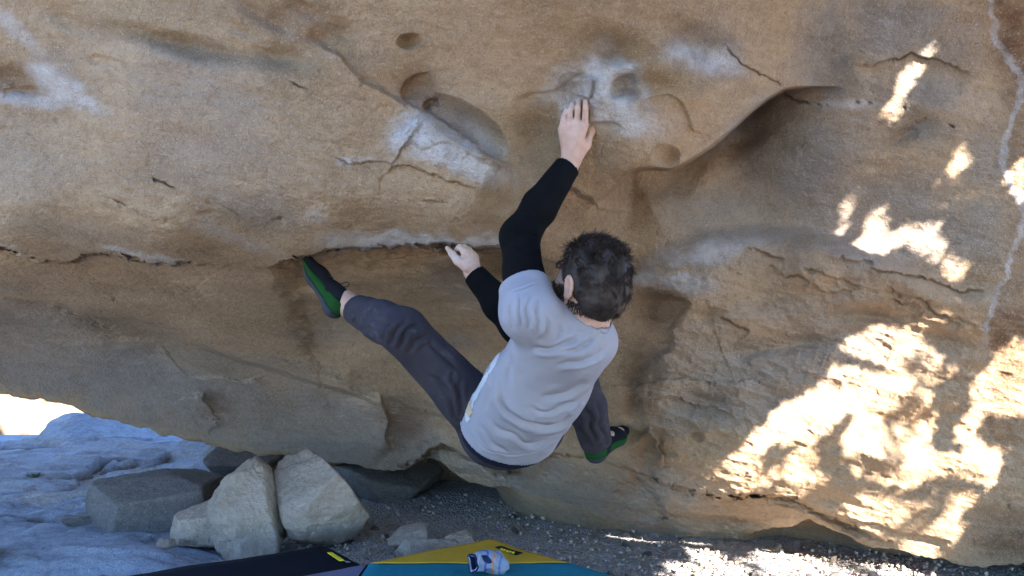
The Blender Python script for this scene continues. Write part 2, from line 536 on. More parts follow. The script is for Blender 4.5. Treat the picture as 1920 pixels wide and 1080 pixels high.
# --- the rough bulge
BULGE = [(1150,520),(1200,497),(1250,478),(1300,458),(1360,448),(1430,444),(1500,448),(1570,458),(1640,480),(1710,515),(1780,545),(1860,560),(1960,560)]
step(BULGE, -0.10, 120, 26, ends=(0.25, 0.2), sm=True)
step([(1185,540),(1230,545),(1284,566),(1286,590),(1262,622),(1262,650),(1238,668),(1206,712),(1192,745),(1204,795)][::-1], -0.065, 90, 7, ends=(0.15, 0.2))
dent(1240, 575, 50, 36, 25, 0.085, soft=True)
dent(1330, 592, 44, 18, 4, 0.045, soft=True)
dent(1200, 700, 40, 50, 10, 0.06, soft=True)
dent(1190, 770, 26, 45, 10, 0.05, soft=True)
step([(1215,800),(1240,840),(1246,880)], -0.06, 50, 3)
dent(1215, 850, 26, 40, 25, 0.06, soft=True)
dent(1305, 822, 14, 10, 20, 0.03, 1)
for (x, y, rx, ry, a, d) in [(1500,640,100,24,-6,.05),(1650,600,60,14,6,.035),(1610,590,60,16,0,.03),(1420,655,80,16,-4,.03),(1450,745,70,30,-10,.04),(1320,760,70,30,8,.045),
                             (1400,600,80,30,0,-.035),(1520,520,60,30,10,-.04),(1600,560,70,25,8,-.03),(1700,740,80,30,12,-.05),(1660,860,90,26,15,-.06),(1560,800,70,40,-40,-.05),
                             (1800,860,70,25,10,-.03),(1480,900,90,16,-4,-.02),(1780,640,80,24,10,.03),(1600,700,60,25,-6,-.04),(1700,790,70,16,8,.03)]:
    dent(x, y, rx, ry, a, d, soft=True)
for pts in ([(1525,525),(1560,545),(1600,548)],[(1500,500),(1540,508),(1580,528),(1620,545)],[(1620,505),(1690,512),(1740,528),(1800,550),(1860,548)],[(1660,540),(1720,560),(1790,600),(1840,618)],
            [(1400,470),(1440,480),(1475,486)],[(1580,475),(1600,488),(1640,492)],[(1440,500),(1470,515),(1520,520)],[(1350,600),(1400,620)],[(1680,560),(1730,575)],[(1770,595),(1800,615)]):
    crack(pts, 2.4, 0.016, 0.45)
    step(pts, 0.018, 20, 2.5)
# --- the toe of the boulder along the ground
TOE = [(1160,872),(1200,888),(1250,904),(1300,920),(1350,936),(1380,936),(1430,928),(1480,930),(1510,940),(1550,958),(1600,985),(1650,1012),(1700,1030)]
step(TOE, 0.14, 60, 3, up=0.05, upfall=50, ends=(0.12, 0.2))
step([(1230,965),(1300,968),(1380,972),(1440,968),(1480,960)], 0.03, 30, 3)
step([(1560,960),(1640,985),(1700,1000),(1790,1020)], 0.03, 30, 3)
crack([(1560,955),(1640,985),(1690,1003)], 2, 0.012, 0.6)
crack([(1880,940),(1900,950),(1925,965)], 2, 0.012, 0.6)
crack([(1820,1000),(1822,1030),(1830,1050)], 2, 0.012, 0.4)
step([(1180,890),(1215,920),(1240,955),(1245,985)], 0.05, 60, 4)
# --- colours of the stone, with shade of hollows, lip and belly painted in
for a in [(1530,640,330,170,8,.6),(1250,490,120,60,10,.55),(1550,520,260,70,8,.75),(1350,620,150,60,0,.55),(1500,850,260,110,0,.5),(1700,900,240,90,8,.5),(1850,950,120,90,10,.6),(1620,760,300,60,10,.45),
          (1500,170,70,28,10,.7),(1560,330,80,60,0,.4),(1250,600,90,120,0,.55),(1650,330,120,40,5,.35),(1270,215,90,40,0,.6),(1260,280,110,40,-20,.45),
          (900,90,260,70,0,.28),(1000,620,90,60,0,.5),(900,640,80,40,-20,.45),(750,170,70,40,10,.35),(1180,740,70,80,0,.35),(1100,340,90,30,15,.4)]:
    blob('orange', *a[:5], v=a[5], edge=0.7)
for a in [(1690,50,120,70,10,.8),(1560,90,60,90,10,.75),(1760,90,80,60,0,.5),(1640,160,120,40,0,.45),(1720,170,90,50,15,.6),(1500,300,130,110,-20,.75),(1400,380,150,60,-15,.6),(1600,380,160,60,0,.6),(1640,440,150,60,0,.55),(1780,440,110,60,5,.55),
          (1380,430,140,50,-15,.5),(1320,95,70,50,20,.8),(1430,700,200,70,0,.45),(1300,760,100,40,0,.5),(1740,240,60,26,0,.6),(1850,300,40,60,0,.4),(1600,650,170,36,4,.4),(1250,920,90,40,10,.6),
          (1300,480,120,20,-12,.55),(60,640,220,70,14,.65),(300,720,330,80,12,.75),(600,800,260,70,10,.7),(100,700,200,50,10,.7),(850,240,90,40,32,.6),(1080,165,40,42,0,.6),(1172,168,38,44,0,.6),
          (1100,940,170,50,12,.6),(960,880,160,30,8,.5),(400,300,140,60,10,.3),(350,160,170,60,10,.35),(480,390,70,40,20,.5),(620,620,80,30,-10,.3),(860,530,60,40,20,.4),(860,640,40,16,0,.6),
          (1330,660,60,30,0,.4),(1530,600,110,50,0,.25),(820,255,60,30,30,.6),(900,480,90,14,4,.3),(130,440,150,30,12,.3),(30,300,100,60,20,.25)]:
    blob('grey', *a[:5], v=a[5], edge=0.7)  # real grey patches; on the lower left belly also its shade falloff
for a in [(1905,70,40,130,0,.95),(1912,300,30,110,0,.7),(1900,640,36,160,8,.95),(1900,1010,60,50,0,.8),(1245,570,50,36,20,.4),(1200,720,40,60,10,.3),(760,800,42,70,-10,.55),(1215,850,30,45,20,.4),
          (410,757,34,24,38,.5),(785,165,40,34,30,.45),(1060,420,120,50,10,.35),(1380,270,80,30,-40,.35),(1200,350,70,30,-15,.35),(880,500,110,22,2,.4),(560,30,80,50,10,.55),(340,86,150,18,13,.5),(480,30,60,30,20,.4),(300,330,80,40,15,.3),(420,270,120,40,10,.25),(20,140,50,24,10,.4),(1790,990,120,20,10,.3)]:
    blob('rust_and_shade', *a[:5], v=a[5], edge=0.7)  # rusty right edge, plus brown shade painted into scoops and under lips
for a in [(1020,260,60,80,0,.55),(930,270,50,50,30,.5),(1150,90,70,34,10,.6),(1240,160,80,30,0,.5),(768,80,28,18,0,.6),(330,82,130,22,14,.45),(520,110,90,26,12,.5),(300,20,200,34,8,.3),(1480,250,50,90,20,.35),
          (640,70,30,30,0,.4),(900,500,90,16,3,.45),(230,615,110,24,18,.4),(360,660,110,26,20,.4)]:
    blob('olive', *a[:5], v=a[5] * 0.8, edge=0.6)  # olive-brown tone, also painted as shade in dents and under the lip
for a in [(1125,170,30,64,0,.8),(1165,215,75,34,14,.7),(1075,168,40,34,0,.5),(1170,168,32,36,0,.5),(1030,185,40,16,-15,.35),(1190,222,40,26,20,.6),(1060,205,18,60,-8,.6),(1155,122,24,10,10,.9),(1330,112,60,22,10,.55),(790,262,55,28,35,.9),(870,302,90,24,20,.75),
          (760,250,30,36,20,.75),(105,150,46,22,30,.75),(140,188,60,16,25,.6),(60,190,60,12,5,.5),(20,50,60,16,40,.45),(1260,525,70,14,8,.55),(1330,470,90,16,-10,.35),(650,300,26,9,20,.7),(700,300,50,8,5,.3),
          (1210,190,14,30,0,.5),(1060,165,40,14,-20,.4),(1350,270,60,12,-45,.3),(430,440,80,16,20,.3),(900,255,60,20,32,.35),(640,455,60,18,-5,.5),(1600,195,50,9,0,.4),(590,410,20,12,0,.3),(1040,540,12,8,0,.2)]:
    blob('chalk', *a[:5], v=a[5], edge=0.6, rough=0.55)
# pale vein down the right edge
VEIN = [(1858,-40),(1862,30),(1870,80),(1895,115),(1912,150),(1905,200),(1890,240),(1880,290),(1888,340),(1912,380),(1915,450),(1893,500),(1872,545),(1858,600),(1848,640),(1862,670)]
band('chalk', VEIN, 7, 7, 0.5, (0.02, 0.1))
# --- weathering relief
bul = np.zeros(QX.size, np.float32)
sb, _ = polydist(QX, QY, BULGE, 4)
bul = smooth(0, 60, sb) * smooth(1120, 1260, QX) * smooth(1020, 930, QY - 0.03 * (QX - 1300))
lo_left = smooth(470, 560, QY) * smooth(1150, 1000, QX)
rot = math.radians(14)
ST = np.stack([W0[:, 0] * math.cos(rot) - W0[:, 2] * math.sin(rot), W0[:, 1] * 0.8, W0[:, 0] * math.sin(rot) + W0[:, 2] * math.cos(rot)], 1)
DD -= 0.022 * fbm(W0, 2.1, 3, 71)
DD -= 0.011 * fbm(W0, 7.0, 3, 81) * (1 - 0.4 * lo_left)
DD -= 0.007 * fbm(ST * np.array([2.2, 3, 13]), 1.0, 4, 91) * (1 - 0.3 * bul) * (1 - 0.35 * lo_left)
DD -= 0.0026 * ridged(ST * np.array([7, 8, 34]), 1.0, 3, 101) * (1 - 0.4 * lo_left)
DD -= bul * (0.0095 * ridged(ST * np.array([16, 16, 26]), 1.0, 3, 111) + 0.016 * fbm(ST * np.array([6, 6, 13]), 1.0, 3, 113))
pit = np.clip(fbm(W0, 24, 2, 121) - 0.42, 0, 1)
DD += 0.018 * pit * smooth(0.0, 0.3, fbm(W0, 3, 2, 123))
DD -= 0.0022 * fbm(W0, 75, 2, 131)
D = DD.reshape(shp)
FRONT = np.stack([(PX - 960) / FPX * D, D, CAM_Z + (540 - PY) / FPX * D], -1)

# belly turning under, and the top and back of the stone
gap = smooth(640, 540, xs)
cav = smooth(560, 660, xs) * smooth(1000, 900, xs)
under = []
bk = np.array([0.02, 0.05, 0.1, 0.18, 0.3, 0.5, 0.8, 1.2, 1.8, 2.5, 3.2])
for b in bk:
    P = FRONT[0].copy()
    be = b * (0.40 + 0.60 * smooth(300, 1500, xs))
    P[:, 1] += be
    P[:, 2] += gap * (-0.03 * min(b / 0.1, 1) + 0.42 * max(b - 0.25, 0)) - (1 - gap) * ((1 - cav) * np.clip(0.9 * (be - 0.22 * smooth(1380, 1500, xs)), 0, 0.5) + cav * np.clip(0.9 * (be - 0.55), 0, 0.6))
    P[:, 2] += 0.03 * noise3(P * 4, 141) * min(b * 4, 1)
    under.append(P)
top = []
for dy, dz in [(-0.02, 0.2), (-0.05, 0.5), (-0.03, 0.9), (0.1, 1.4), (0.35, 2.0), (0.8, 2.6), (1.5, 3.1), (2.4, 3.4), (3.3, 3.3), (3.9, 2.6), (4.1, 1.6)]:
    P = FRONT[-1].copy()
    P[:, 1] += np.where(dy > 0, dy * (0.45 + 0.55 * smooth(300, 1500, xs)), dy)
    P[:, 2] += 0.38 * dz * (1 + 0.12 * noise3(np.stack([xs / 300, xs * 0, xs * 0], 1), 151))
    P += 0.12 * fbm(P, 1.2, 3, 161)[:, None]
    top.append(P)
ALL = np.concatenate([np.array(under[::-1]), FRONT, np.array(top)], 0)
nr_all, nc = ALL.shape[:2]
fc = grid_faces(nr_all, nc)
idx = np.arange(nr_all * nc).reshape(nr_all, nc)
# close the ring at the back, and both ends
fc = np.concatenate([fc, np.stack([idx[-1, :-1], idx[-1, 1:], idx[0, 1:], idx[0, :-1]], 1)])
verts = ALL.reshape(-1, 3)
ncen = len(verts)
cl, cr = verts[idx[:, 0]].mean(0), verts[idx[:, -1]].mean(0)
verts = np.concatenate([verts, [cl, cr]])
ring = np.concatenate([idx[:, 0], idx[:1, 0]])
ring2 = np.concatenate([idx[:, -1], idx[:1, -1]])
capl = np.stack([ring[:-1], ring[1:], np.full(nr_all, ncen), np.full(nr_all, ncen)], 1)
nu = len(under)
attrs = {}
for k, m in M.items():
    a = np.zeros((nr_all, nc), np.float32)
    a[nu:nu + NR] = m.reshape(shp)
    attrs[k] = np.concatenate([a.ravel(), [0, 0]])
ROCK = rock_material('boulder_granite', (0.52, 0.37, 0.225), (0.40, 0.268, 0.155), (0.235, 0.15, 0.086))
me = mesh_from('boulder', verts, fc[:, ::-1], ROCK, attrs=attrs)
bm = bmesh.new()
bm.from_mesh(me)
bm.verts.ensure_lookup_table()
for a, c in ((ring, ncen), (ring2, ncen + 1)):
    for k in range(nr_all):
        try:
            f = bm.faces.new((bm.verts[int(a[k])], bm.verts[int(a[k + 1])], bm.verts[c]))
            f.smooth = True
        except ValueError:
            pass
bm.to_mesh(me)
bm.free()
link('boulder', me, label='huge overhanging tan granite boulder the climber hangs from', category='boulder')
print('boulder', len(me.vertices), round(time.time() - T0, 1))

def rock_depth(px, py):
    """Y of the boulder's front at a place of the frame"""
    c = int(np.argmin(np.abs(xs - px)))
    r = int(np.argmin(np.abs(PY[:, c] - py)))
    return float(D[r, c])
# ------------------------------------------------------------------ ground
def gz(x, y):
    x, y = np.asarray(x, float), np.asarray(y, float)
    z = np.zeros(np.broadcast(x, y).shape) - 0.02
    z = z - 1.15 * smooth(6.4, 10.0, y) * smooth(1.5, -1.5, x)          # falls away behind the slab
    z = z + 0.02 * np.sin(x * 1.7 + 0.4) * np.cos(y * 1.3)
    return z

def axis(lo, hi, core0, core1, stp):
    core = np.arange(core0, core1 + 1e-6, stp)
    a = core0 - np.geomspace(stp, core0 - lo, 40)
    b = core1 + np.geomspace(stp, hi - core1, 40)
    return np.concatenate([a[::-1], core, b])
gx = axis(-300, 300, -4.0, 3.0, 0.016)
gy = axis(-300, 300, 2.3, 6.5, 0.016)
GX, GY = np.meshgrid(gx, gy)
P2 = np.stack([GX.ravel(), GY.ravel(), np.zeros(GX.size)], 1)
GZ = gz(P2[:, 0], P2[:, 1])
near = smooth(14, 5, np.abs(P2[:, 0])) * smooth(16, 7, np.abs(P2[:, 1] - 2))
GZ = GZ + near * (0.020 * fbm(P2, 2.2, 3, 201) + 0.010 * fbm(P2, 9, 3, 203) + 0.006 * ridged(P2, 30, 2, 205))
GZ = GZ + (1 - near) * 0.4 * fbm(P2, 0.06, 3, 207) * smooth(10, 40, np.hypot(P2[:, 0], P2[:, 1]))
gm = NT('grit_and_sand')
co = gm.coords()
n1 = gm.noise(co, 3.0, 5, 0.6)
n2 = gm.noise(co, 38, 6, 0.7)
vor = gm.n('TexVoronoi')
vor.inputs['Scale'].default_value = 85
gm.l(co, vor.inputs['Vector'])
c = gm.ramp(n1, [(0.35, (0.36, 0.285, 0.21)), (0.65, (0.47, 0.38, 0.295))])
c = gm.mix(gm.ramp(n2, [(0.35, (0.5,)*3), (0.6, (0, 0, 0))]), c, (0.20, 0.16, 0.125))
c = gm.mix(0.2, c, vor.outputs['Color'], 'OVERLAY')
hs = gm.n('HueSaturation')
hs.inputs['Saturation'].default_value = 0.55
gm.l(c, hs.inputs['Color'])
gm.color(hs.outputs[0])
gm.bump(gm.math('ADD', vor.outputs['Distance'], n2), 0.9, 0.015)
link('ground', mesh_from('ground', np.stack([P2[:, 0], P2[:, 1], GZ], 1), grid_faces(len(gy), len(gx)), gm.m), kind='structure', label='gravelly sandy ground in front of and beneath the boulder')

# ------------------------------------------------------------------ bare slab running out at the left
sx = np.arange(-5.0, -0.35, 0.014)
sy = np.arange(3.2, 7.6, 0.014)
SX, SY = np.meshgrid(sx, sy)
PS = np.stack([SX.ravel(), SY.ravel(), np.zeros(SX.size)], 1)
edge = smooth(-0.75, -1.35, PS[:, 0] + 0.28 * (PS[:, 1] - 4.0) * -1 * 0.3 + 0.12 * fbm(PS, 2.5, 2, 221)) * smooth(6.9, 6.2, PS[:, 1] + 0.2 * fbm(PS, 1.5, 2, 223)) * smooth(3.25, 3.7, PS[:, 1])
SZ = -0.10 + edge * (0.10 + 0.02 * np.clip(PS[:, 1] - 3.6, 0, 3)) + 0.0
tq = 5.0 * fbm(PS * np.array([0.9, 2.6, 1]), 1.0, 4, 237)
TERR = 0.016 * (np.floor(tq) + smooth(0.86, 1.0, tq - np.floor(tq)))
SZ = SZ + edge * (0.02 * fbm(PS, 1.3, 3, 231) + TERR + 0.022 * fbm(PS * np.array([3, 9, 1]), 1, 4, 233) + 0.014 * ridged(PS * np.array([5, 17, 1]), 1.0, 4, 235))
def slab_px(px, py):
    """where a place of the frame lies on the slab"""
    Y = 4.0
    for _ in range(30):
        z = 0.0 + 0.02 * max(Y - 3.6, 0)
        Y = (CAM_Z - z) * FPX / (py - 540.0)
    return ((px - 960) / FPX * Y, Y)
def slab_feature(pxs, amp, fall, wid=0.012):
    pts = [slab_px(*p) for p in pxs]
    s, t = polydist(PS[:, 0] + 0.03 * noise3(PS * 12, 241), PS[:, 1] + 0.03 * noise3(PS * 12, 243), pts, 6)
    return s, t
sdark = np.zeros(len(PS))
for pts, amp in (([(38,918),(90,914),(135,905),(152,896),(180,880),(210,866),(250,858),(275,852)], 0.06), ([(80,890),(130,890),(165,880),(190,862),(225,852),(250,850)], 0.05),
                 ([(255,862),(290,858),(330,845)], 0.03), ([(0,838),(60,836),(105,830)], 0.04), ([(115,975),(150,966),(190,962)], 0.03), ([(0,960),(60,972),(120,985)], 0.02)):
    s, t = slab_feature(pts, amp, 0.3)
    SZ -= amp * taper(t, 0.1, 0.1) * np.where(s < 0, np.exp(s / 0.5) * 0.5, 0)
    SZ -= amp * 1.1 * np.exp(-(s / 0.022) ** 2) * taper(t, 0.15, 0.15)
    sdark = np.maximum(sdark, np.exp(-(s / 0.028) ** 2) * taper(t, 0.15, 0.15))
SLAB = rock_material('sky_tinted_granite', (0.52, 0.545, 0.60), (0.375, 0.395, 0.44), (0.17, 0.18, 0.205), masks=False, cracks=True)  # blue of the skylight mixed into the rock colour
link('rock_slab', mesh_from('rock_slab', np.stack([PS[:, 0], PS[:, 1], SZ], 1), grid_faces(len(sy), len(sx)), SLAB, attrs={'crackdark': sdark}), kind='structure', label='bare rock slab at the left, blue of the sky tinted into its colour')

# ------------------------------------------------------------------ loose stones
def icosphere(sub):
    b = bmesh.new()
    bmesh.ops.create_icosphere(b, subdivisions=sub, radius=1.0)
    v = np.array([x.co[:] for x in b.verts])
    f = np.array([[x.index for x in q.verts] for q in b.faces])
    b.free()
    return v, f
ICO = {k: icosphere(k) for k in (1, 2, 3, 4, 5, 6)}
STONE = rock_material('loose_granite', (0.55, 0.445, 0.35), (0.43, 0.335, 0.255), (0.24, 0.18, 0.13), masks=False)
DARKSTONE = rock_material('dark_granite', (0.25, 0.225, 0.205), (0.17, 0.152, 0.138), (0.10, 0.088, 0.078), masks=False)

TANSTONE = rock_material('far_granite', (0.30, 0.22, 0.14), (0.22, 0.155, 0.10), (0.13, 0.09, 0.055), masks=False)

def carved(sub, planes, seed, rough=0.03, soft=0.05, strat=0.0):
    """unit ball cut down by planes (direction, offset): an angular block with worn edges"""
    v, f = ICO[sub]
    d = v / np.linalg.norm(v, axis=1)[:, None]
    inv = np.zeros(len(d))
    p = 14.0 if soft > 0.03 else 40.0
    for n, o in planes:
        n = np.asarray(n, float)
        n = n / np.linalg.norm(n)
        inv += np.maximum(d @ n, 0) ** p / o ** p
    r = (inv + 1.15 ** -p) ** (-1.0 / p)
    q = d * r[:, None]
    k = seed * 3.7
    q = q * (1 + rough * 1.6 * fbm(q + k, 2.0, 3, seed)[:, None] + rough * 0.8 * fbm(q + k, 6, 3, seed + 3)[:, None] + rough * 0.3 * ridged(q + k, 18, 2, seed + 5)[:, None])
    return q, f

def hull_block(name, px0, Y, outline, depth, seed, mat, sub=6, rough=0.032, facets=(), p=60.0, nf=9, **props):
    """angular boulder: outline (frame px) gives its front outline at distance Y, depth its thickness (m)"""
    o = np.array([at(x, y, Y) for x, y in outline])[:, [0, 2]]
    c = o.mean(0)
    v, f = ICO[sub]
    d = v / np.linalg.norm(v, axis=1)[:, None]
    inv = np.zeros(len(d))
    n_ = len(o)
    area = 0.5 * sum(o[k, 0] * o[(k+1) % n_, 1] - o[(k+1) % n_, 0] * o[k, 1] for k in range(n_))
    sg = 1 if area > 0 else -1
    for k in range(n_):
        e = o[(k + 1) % n_] - o[k]
        nn = np.array([e[1], -e[0]]) * sg
        nn /= np.linalg.norm(nn) + 1e-9
        off = max((o[k] - c) @ nn, 0.01)
        rs = np.random.default_rng(seed * 31 + k)
        tilt = rs.uniform(-0.25, 0.35)
        n3 = np.array([nn[0], tilt, nn[1]])
        n3 /= np.linalg.norm(n3)
        inv += np.maximum(d @ n3, 0) ** p / (off * math.cos(math.atan(abs(tilt))) ) ** p
    for n3, off in list(facets) + [((0, -1, 0.15), depth * 0.5), ((0.2, 1, 0.2), depth * 0.5)]:
        n3 = np.asarray(n3, float) / np.linalg.norm(n3)
        inv += np.maximum(d @ n3, 0) ** p / off ** p
    r = inv ** (-1.0 / p)
    rf = np.random.default_rng(seed + 900)
    for _ in range(nf):
        n3 = rf.normal(size=3)
        n3[1] = -abs(n3[1])
        n3 /= np.linalg.norm(n3)
        rn = r[np.argmax(d @ n3)]
        inv += np.maximum(d @ n3, 0) ** p / (rf.uniform(0.80, 0.93) * rn) ** p
    r = inv ** (-1.0 / p)
    q = d * r[:, None]
    s = np.linalg.norm(o - c, axis=1).mean()
    qq = q / s + seed * 2.3
    q = q * (1 + rough * (1.8 * fbm(qq, 1.6, 3, seed) + 1.8 * fbm(qq, 4, 3, seed + 3) + 1.1 * ridged(qq, 9, 4, seed + 5)))[:, None]
    zb = q[:, 2].min()
    me = mesh_from(name, q - np.array([0, 0, zb]), f, mat)
    ob = link(name, me, loc=(c[0], Y, c[1] + zb), category='rock', **props)
    return ob

hull_block('pale_block', 0, 3.95, [(398,965),(412,905),(448,872),(470,857),(492,872),(520,918),(530,960),(528,1025),(500,1048),(440,1050),(405,1010)], 0.34, 3, STONE,
           facets=[((-0.6,-1,0.3), 0.15), ((0.5,-1,0.25), 0.12), ((0.9,-0.6,0.5), 0.16)], label='pale angular block standing on the left of the leaning pair behind the navy pad')
hull_block('pale_block', 0, 3.98, [(505,900),(516,868),(556,846),(600,855),(650,905),(692,968),(668,1008),(620,1030),(560,1040),(535,980)], 0.34, 5, STONE,
           facets=[((-0.35,-1,0.5), 0.12), ((0.45,-1,-0.1), 0.13), ((0.1,-0.8,-0.7), 0.15)], rough=0.028, label='pale block leaning to the right, right one of the pair behind the navy pad')
hull_block('dark_block', 0, 4.25, [(170,940),(185,900),(210,893),(330,890),(395,905),(402,950),(380,985),(300,992),(235,993),(190,975)], 0.62, 8, DARKSTONE,
           facets=[((-0.05,-0.35,1.0), 0.115), ((-0.8,-0.9,0.1), 0.20), ((0.25,-1,-0.25), 0.2)], p=70, nf=0, rough=0.012, label='dark flat-topped block lying on the blue-grey slab')
hull_block('wedge_stone', 0, 3.98, [(322,1010),(345,965),(385,938),(412,934),(420,975),(425,1020),(370,1028),(330,1025)], 0.26, 12, STONE, rough=0.025, label='brownish wedge of rock tucked against the pale standing block')
hull_block('chip_stone', 0, 3.88, [(288,1022),(300,1010),(325,1012),(338,1024),(325,1032),(296,1032)], 0.1, 14, STONE, sub=4, rough=0.03, label='small flat chip in front of the brownish wedge stone')
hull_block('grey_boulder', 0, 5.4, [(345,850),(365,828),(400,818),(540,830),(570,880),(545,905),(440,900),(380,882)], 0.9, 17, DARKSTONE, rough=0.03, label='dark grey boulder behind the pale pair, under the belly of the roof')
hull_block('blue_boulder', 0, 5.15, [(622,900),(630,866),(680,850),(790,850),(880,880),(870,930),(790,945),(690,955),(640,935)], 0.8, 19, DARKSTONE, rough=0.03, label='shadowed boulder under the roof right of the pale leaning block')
hull_block('flat_stone', 0, 3.92, [(725,1015),(735,993),(788,983),(800,990),(795,1010),(760,1030),(735,1030)], 0.16, 23, STONE, sub=5, rough=0.02, label='pale wedge stone on the gravel between the two pads')
hull_block('flat_stone', 0, 3.70, [(738,1040),(760,1013),(820,1010),(868,1024),(850,1050),(790,1062),(748,1060)], 0.3, 27, STONE, sub=5, rough=0.02, label='broad low pale stone lying nearest the yellow pad corner')
hull_block('flat_stone', 0, 3.95, [(822,1012),(850,1000),(884,1006),(895,1022),(860,1028),(830,1024)], 0.2, 29, STONE, sub=5, rough=0.02, label='grey low stone just behind the yellow pad corner')
hull_block('slab_mound', 0, 7.4, [(62,850),(70,800),(110,770),(140,756),(230,766),(330,800),(420,812),(460,850),(400,880),(120,880)], 1.6, 33, SLAB, p=8, nf=3, rough=0.04, facets=[((-0.5,-0.6,0.7),0.42)], label='rounded outcrop beyond the slab at the left, tinted with the same sky blue')
hull_block('sunlit_boulder', 0, 13.5, [(-260,905),(-330,700),(-180,600),(40,590),(190,640),(250,740),(260,900)], 2.4, 37, TANSTONE, p=6, nf=2, rough=0.06, label='sunlit pale rock face glaring through the gap at the far left')
hull_block('chip_stone', 0, 4.2, [(112,985),(130,968),(180,965),(215,975),(200,995),(150,1000)], 0.2, 41, DARKSTONE, sub=5, rough=0.03, label='low brown flake in front of the dark flat-topped block')

# pebbles one can pick out, and the grit between them
def pebble(seed, sub=2):
    r = np.random.default_rng(seed)
    pl = [(r.normal(size=3), r.uniform(0.6, 1.0)) for _ in range(9)]
    return carved(sub, pl, seed, 0.05)
peb = [pebble(300 + k, 3) for k in range(6)]
pebme = [mesh_from('stone', v, f, STONE if k % 3 else DARKSTONE, smooth_shade=False) for k, (v, f) in enumerate(peb)]
def ground_at(px, py, z=0.0):
    Y = (CAM_Z - z) * FPX / (py - 540.0)
    return (px - 960) / FPX * Y, Y
spots = []
r = np.random.default_rng(5)
while len(spots) < 70:
    px, py = r.uniform(640, 1900), r.uniform(955, 1078)
    if py < np.interp(px, BOTTOM[:, 0], BOTTOM[:, 1]) + 6:
        continue
    if 690 < px < 1140 and py > 1000:
        continue
    x, y = ground_at(px, py)
    s = r.uniform(0.010, 0.022) * (1.5 if r.random() < 0.15 else 1)
    spots.append((x, y, s, px))
for k, (x, y, s, px) in enumerate(spots):
    o = link('stone', pebme[k % 6], loc=(x, y, float(gz(x, y)) + s * 0.2), category='stone', group='loose stones on the gravel',
             label='small loose stone on the gravel below the boulder')
    o.rotation_euler = r.uniform(0, 6.3, 3)
    o.scale = (s * r.uniform(0.8, 1.4), s * r.uniform(0.8, 1.3), s * r.uniform(0.5, 0.9))
v0, f0 = ICO[1]
gv, gf = [], []
off = 0
N = 9000
for k in range(N):
    px, py = r.uniform(560, 2000), 540 + 400 * 1.0 / r.uniform(0.72, 1.06) if False else r.uniform(925, 1110)
    x, y = ground_at(px, py)
    s = 0.0022 + 0.009 * r.random() ** 5
    if noise3(np.array([[x * 3, y * 3, 0]]), 55)[0] + 0.3 * r.normal() < -0.1:
        continue
    q = v0 * (s * r.uniform(0.6, 1.3, 3)) * (1 + 0.25 * r.normal(size=(len(v0), 1)))
    a = r.uniform(0, 6.3)
    R = np.array([[math.cos(a), -math.sin(a), 0], [math.sin(a), math.cos(a), 0], [0, 0, 1]])
    gv.append(q @ R.T + np.array([x, y, float(gz(x, y)) + 0.02 * 0.4 + s * 0.3]))
    gf.append(f0 + off)
    off += len(v0)
gravm = NT('gravel_bits')
co = gravm.coords()
c = gravm.ramp(gravm.noise(co, 45, 2, 0.5), [(0.3, (0.25, 0.19, 0.14)), (0.5, (0.36, 0.285, 0.215)), (0.7, (0.48, 0.40, 0.32))])
gravm.color(c)
link('gravel', mesh_from('gravel', np.concatenate(gv), np.concatenate(gf), gravm.m, smooth_shade=False), kind='stuff', label='fine loose gravel strewn over the ground under the boulder', category='gravel')
print('ground', round(time.time() - T0, 1))

# ------------------------------------------------------------------ unseen tree, its leaves placed to mask the sun into flecks
LIT = [  # bright flecks on the stone, frame px
 [(1716,112),(1735,118),(1728,140),(1712,160),(1690,176),(1682,192),(1690,200),(1676,224),(1656,218),(1670,192),(1682,160),(1700,128)],
 [(1790,278),(1800,272),(1818,284),(1812,305),(1800,330),(1780,318)],
 [(1925,290),(1905,310),(1885,330),(1898,345),(1895,360),(1925,372)],
 [(1586,372),(1602,385),(1592,405),(1582,440),(1566,440),(1576,410)],
 [(1632,395),(1655,392),(1656,420),(1672,440),(1700,420),(1730,425),(1755,428),(1768,455),(1775,478),(1798,488),(1808,505),(1804,522),(1780,512),(1755,482),(1725,470),(1690,455),(1655,478),(1620,470),(1600,460),(1622,440)],
 [(1585,640),(1640,628),(1690,624),(1725,650),(1755,688),(1780,690),(1770,712),(1740,718),(1710,700),(1680,690),(1640,668),(1610,655)],
 [(1560,700),(1590,690),(1620,706),(1690,712),(1735,725),(1745,745),(1720,770),(1640,772),(1590,765),(1556,800),(1530,815),(1475,825),(1440,810),(1455,770),(1510,748)],
 [(1440,800),(1418,815),(1402,838),(1396,850),(1420,856),(1440,828)],
 [(1380,860),(1398,862),(1412,885),(1402,915),(1385,932),(1352,922),(1350,890),(1362,868)],
 [(1490,850),(1505,845),(1512,880),(1528,905),(1530,930),(1515,938),(1492,925),(1476,885)],
 [(1600,790),(1640,775),(1670,800),(1700,795),(1735,785),(1740,815),(1720,830),(1750,855),(1765,885),(1700,905),(1650,895),(1630,880),(1640,850),(1600,845),(1580,825)],
 [(1740,850),(1800,870),(1815,840),(1830,830),(1850,850),(1872,845),(1870,880),(1862,905),(1830,890),(1800,880)],
 [(1925,645),(1890,650),(1860,690),(1836,715),(1830,760),(1812,790),(1800,820),(1815,830),(1830,790),(1850,740),(1870,770),(1925,765)],
 [(1600,935),(1650,942),(1700,955),(1790,968),(1795,992),(1770,1020),(1710,1000),(1660,985),(1595,962)],
 [(1780,925),(1800,935),(1825,940),(1805,955),(1770,950)],
 [(1600,1000),(1640,1004),(1640,1022),(1605,1012)],
]
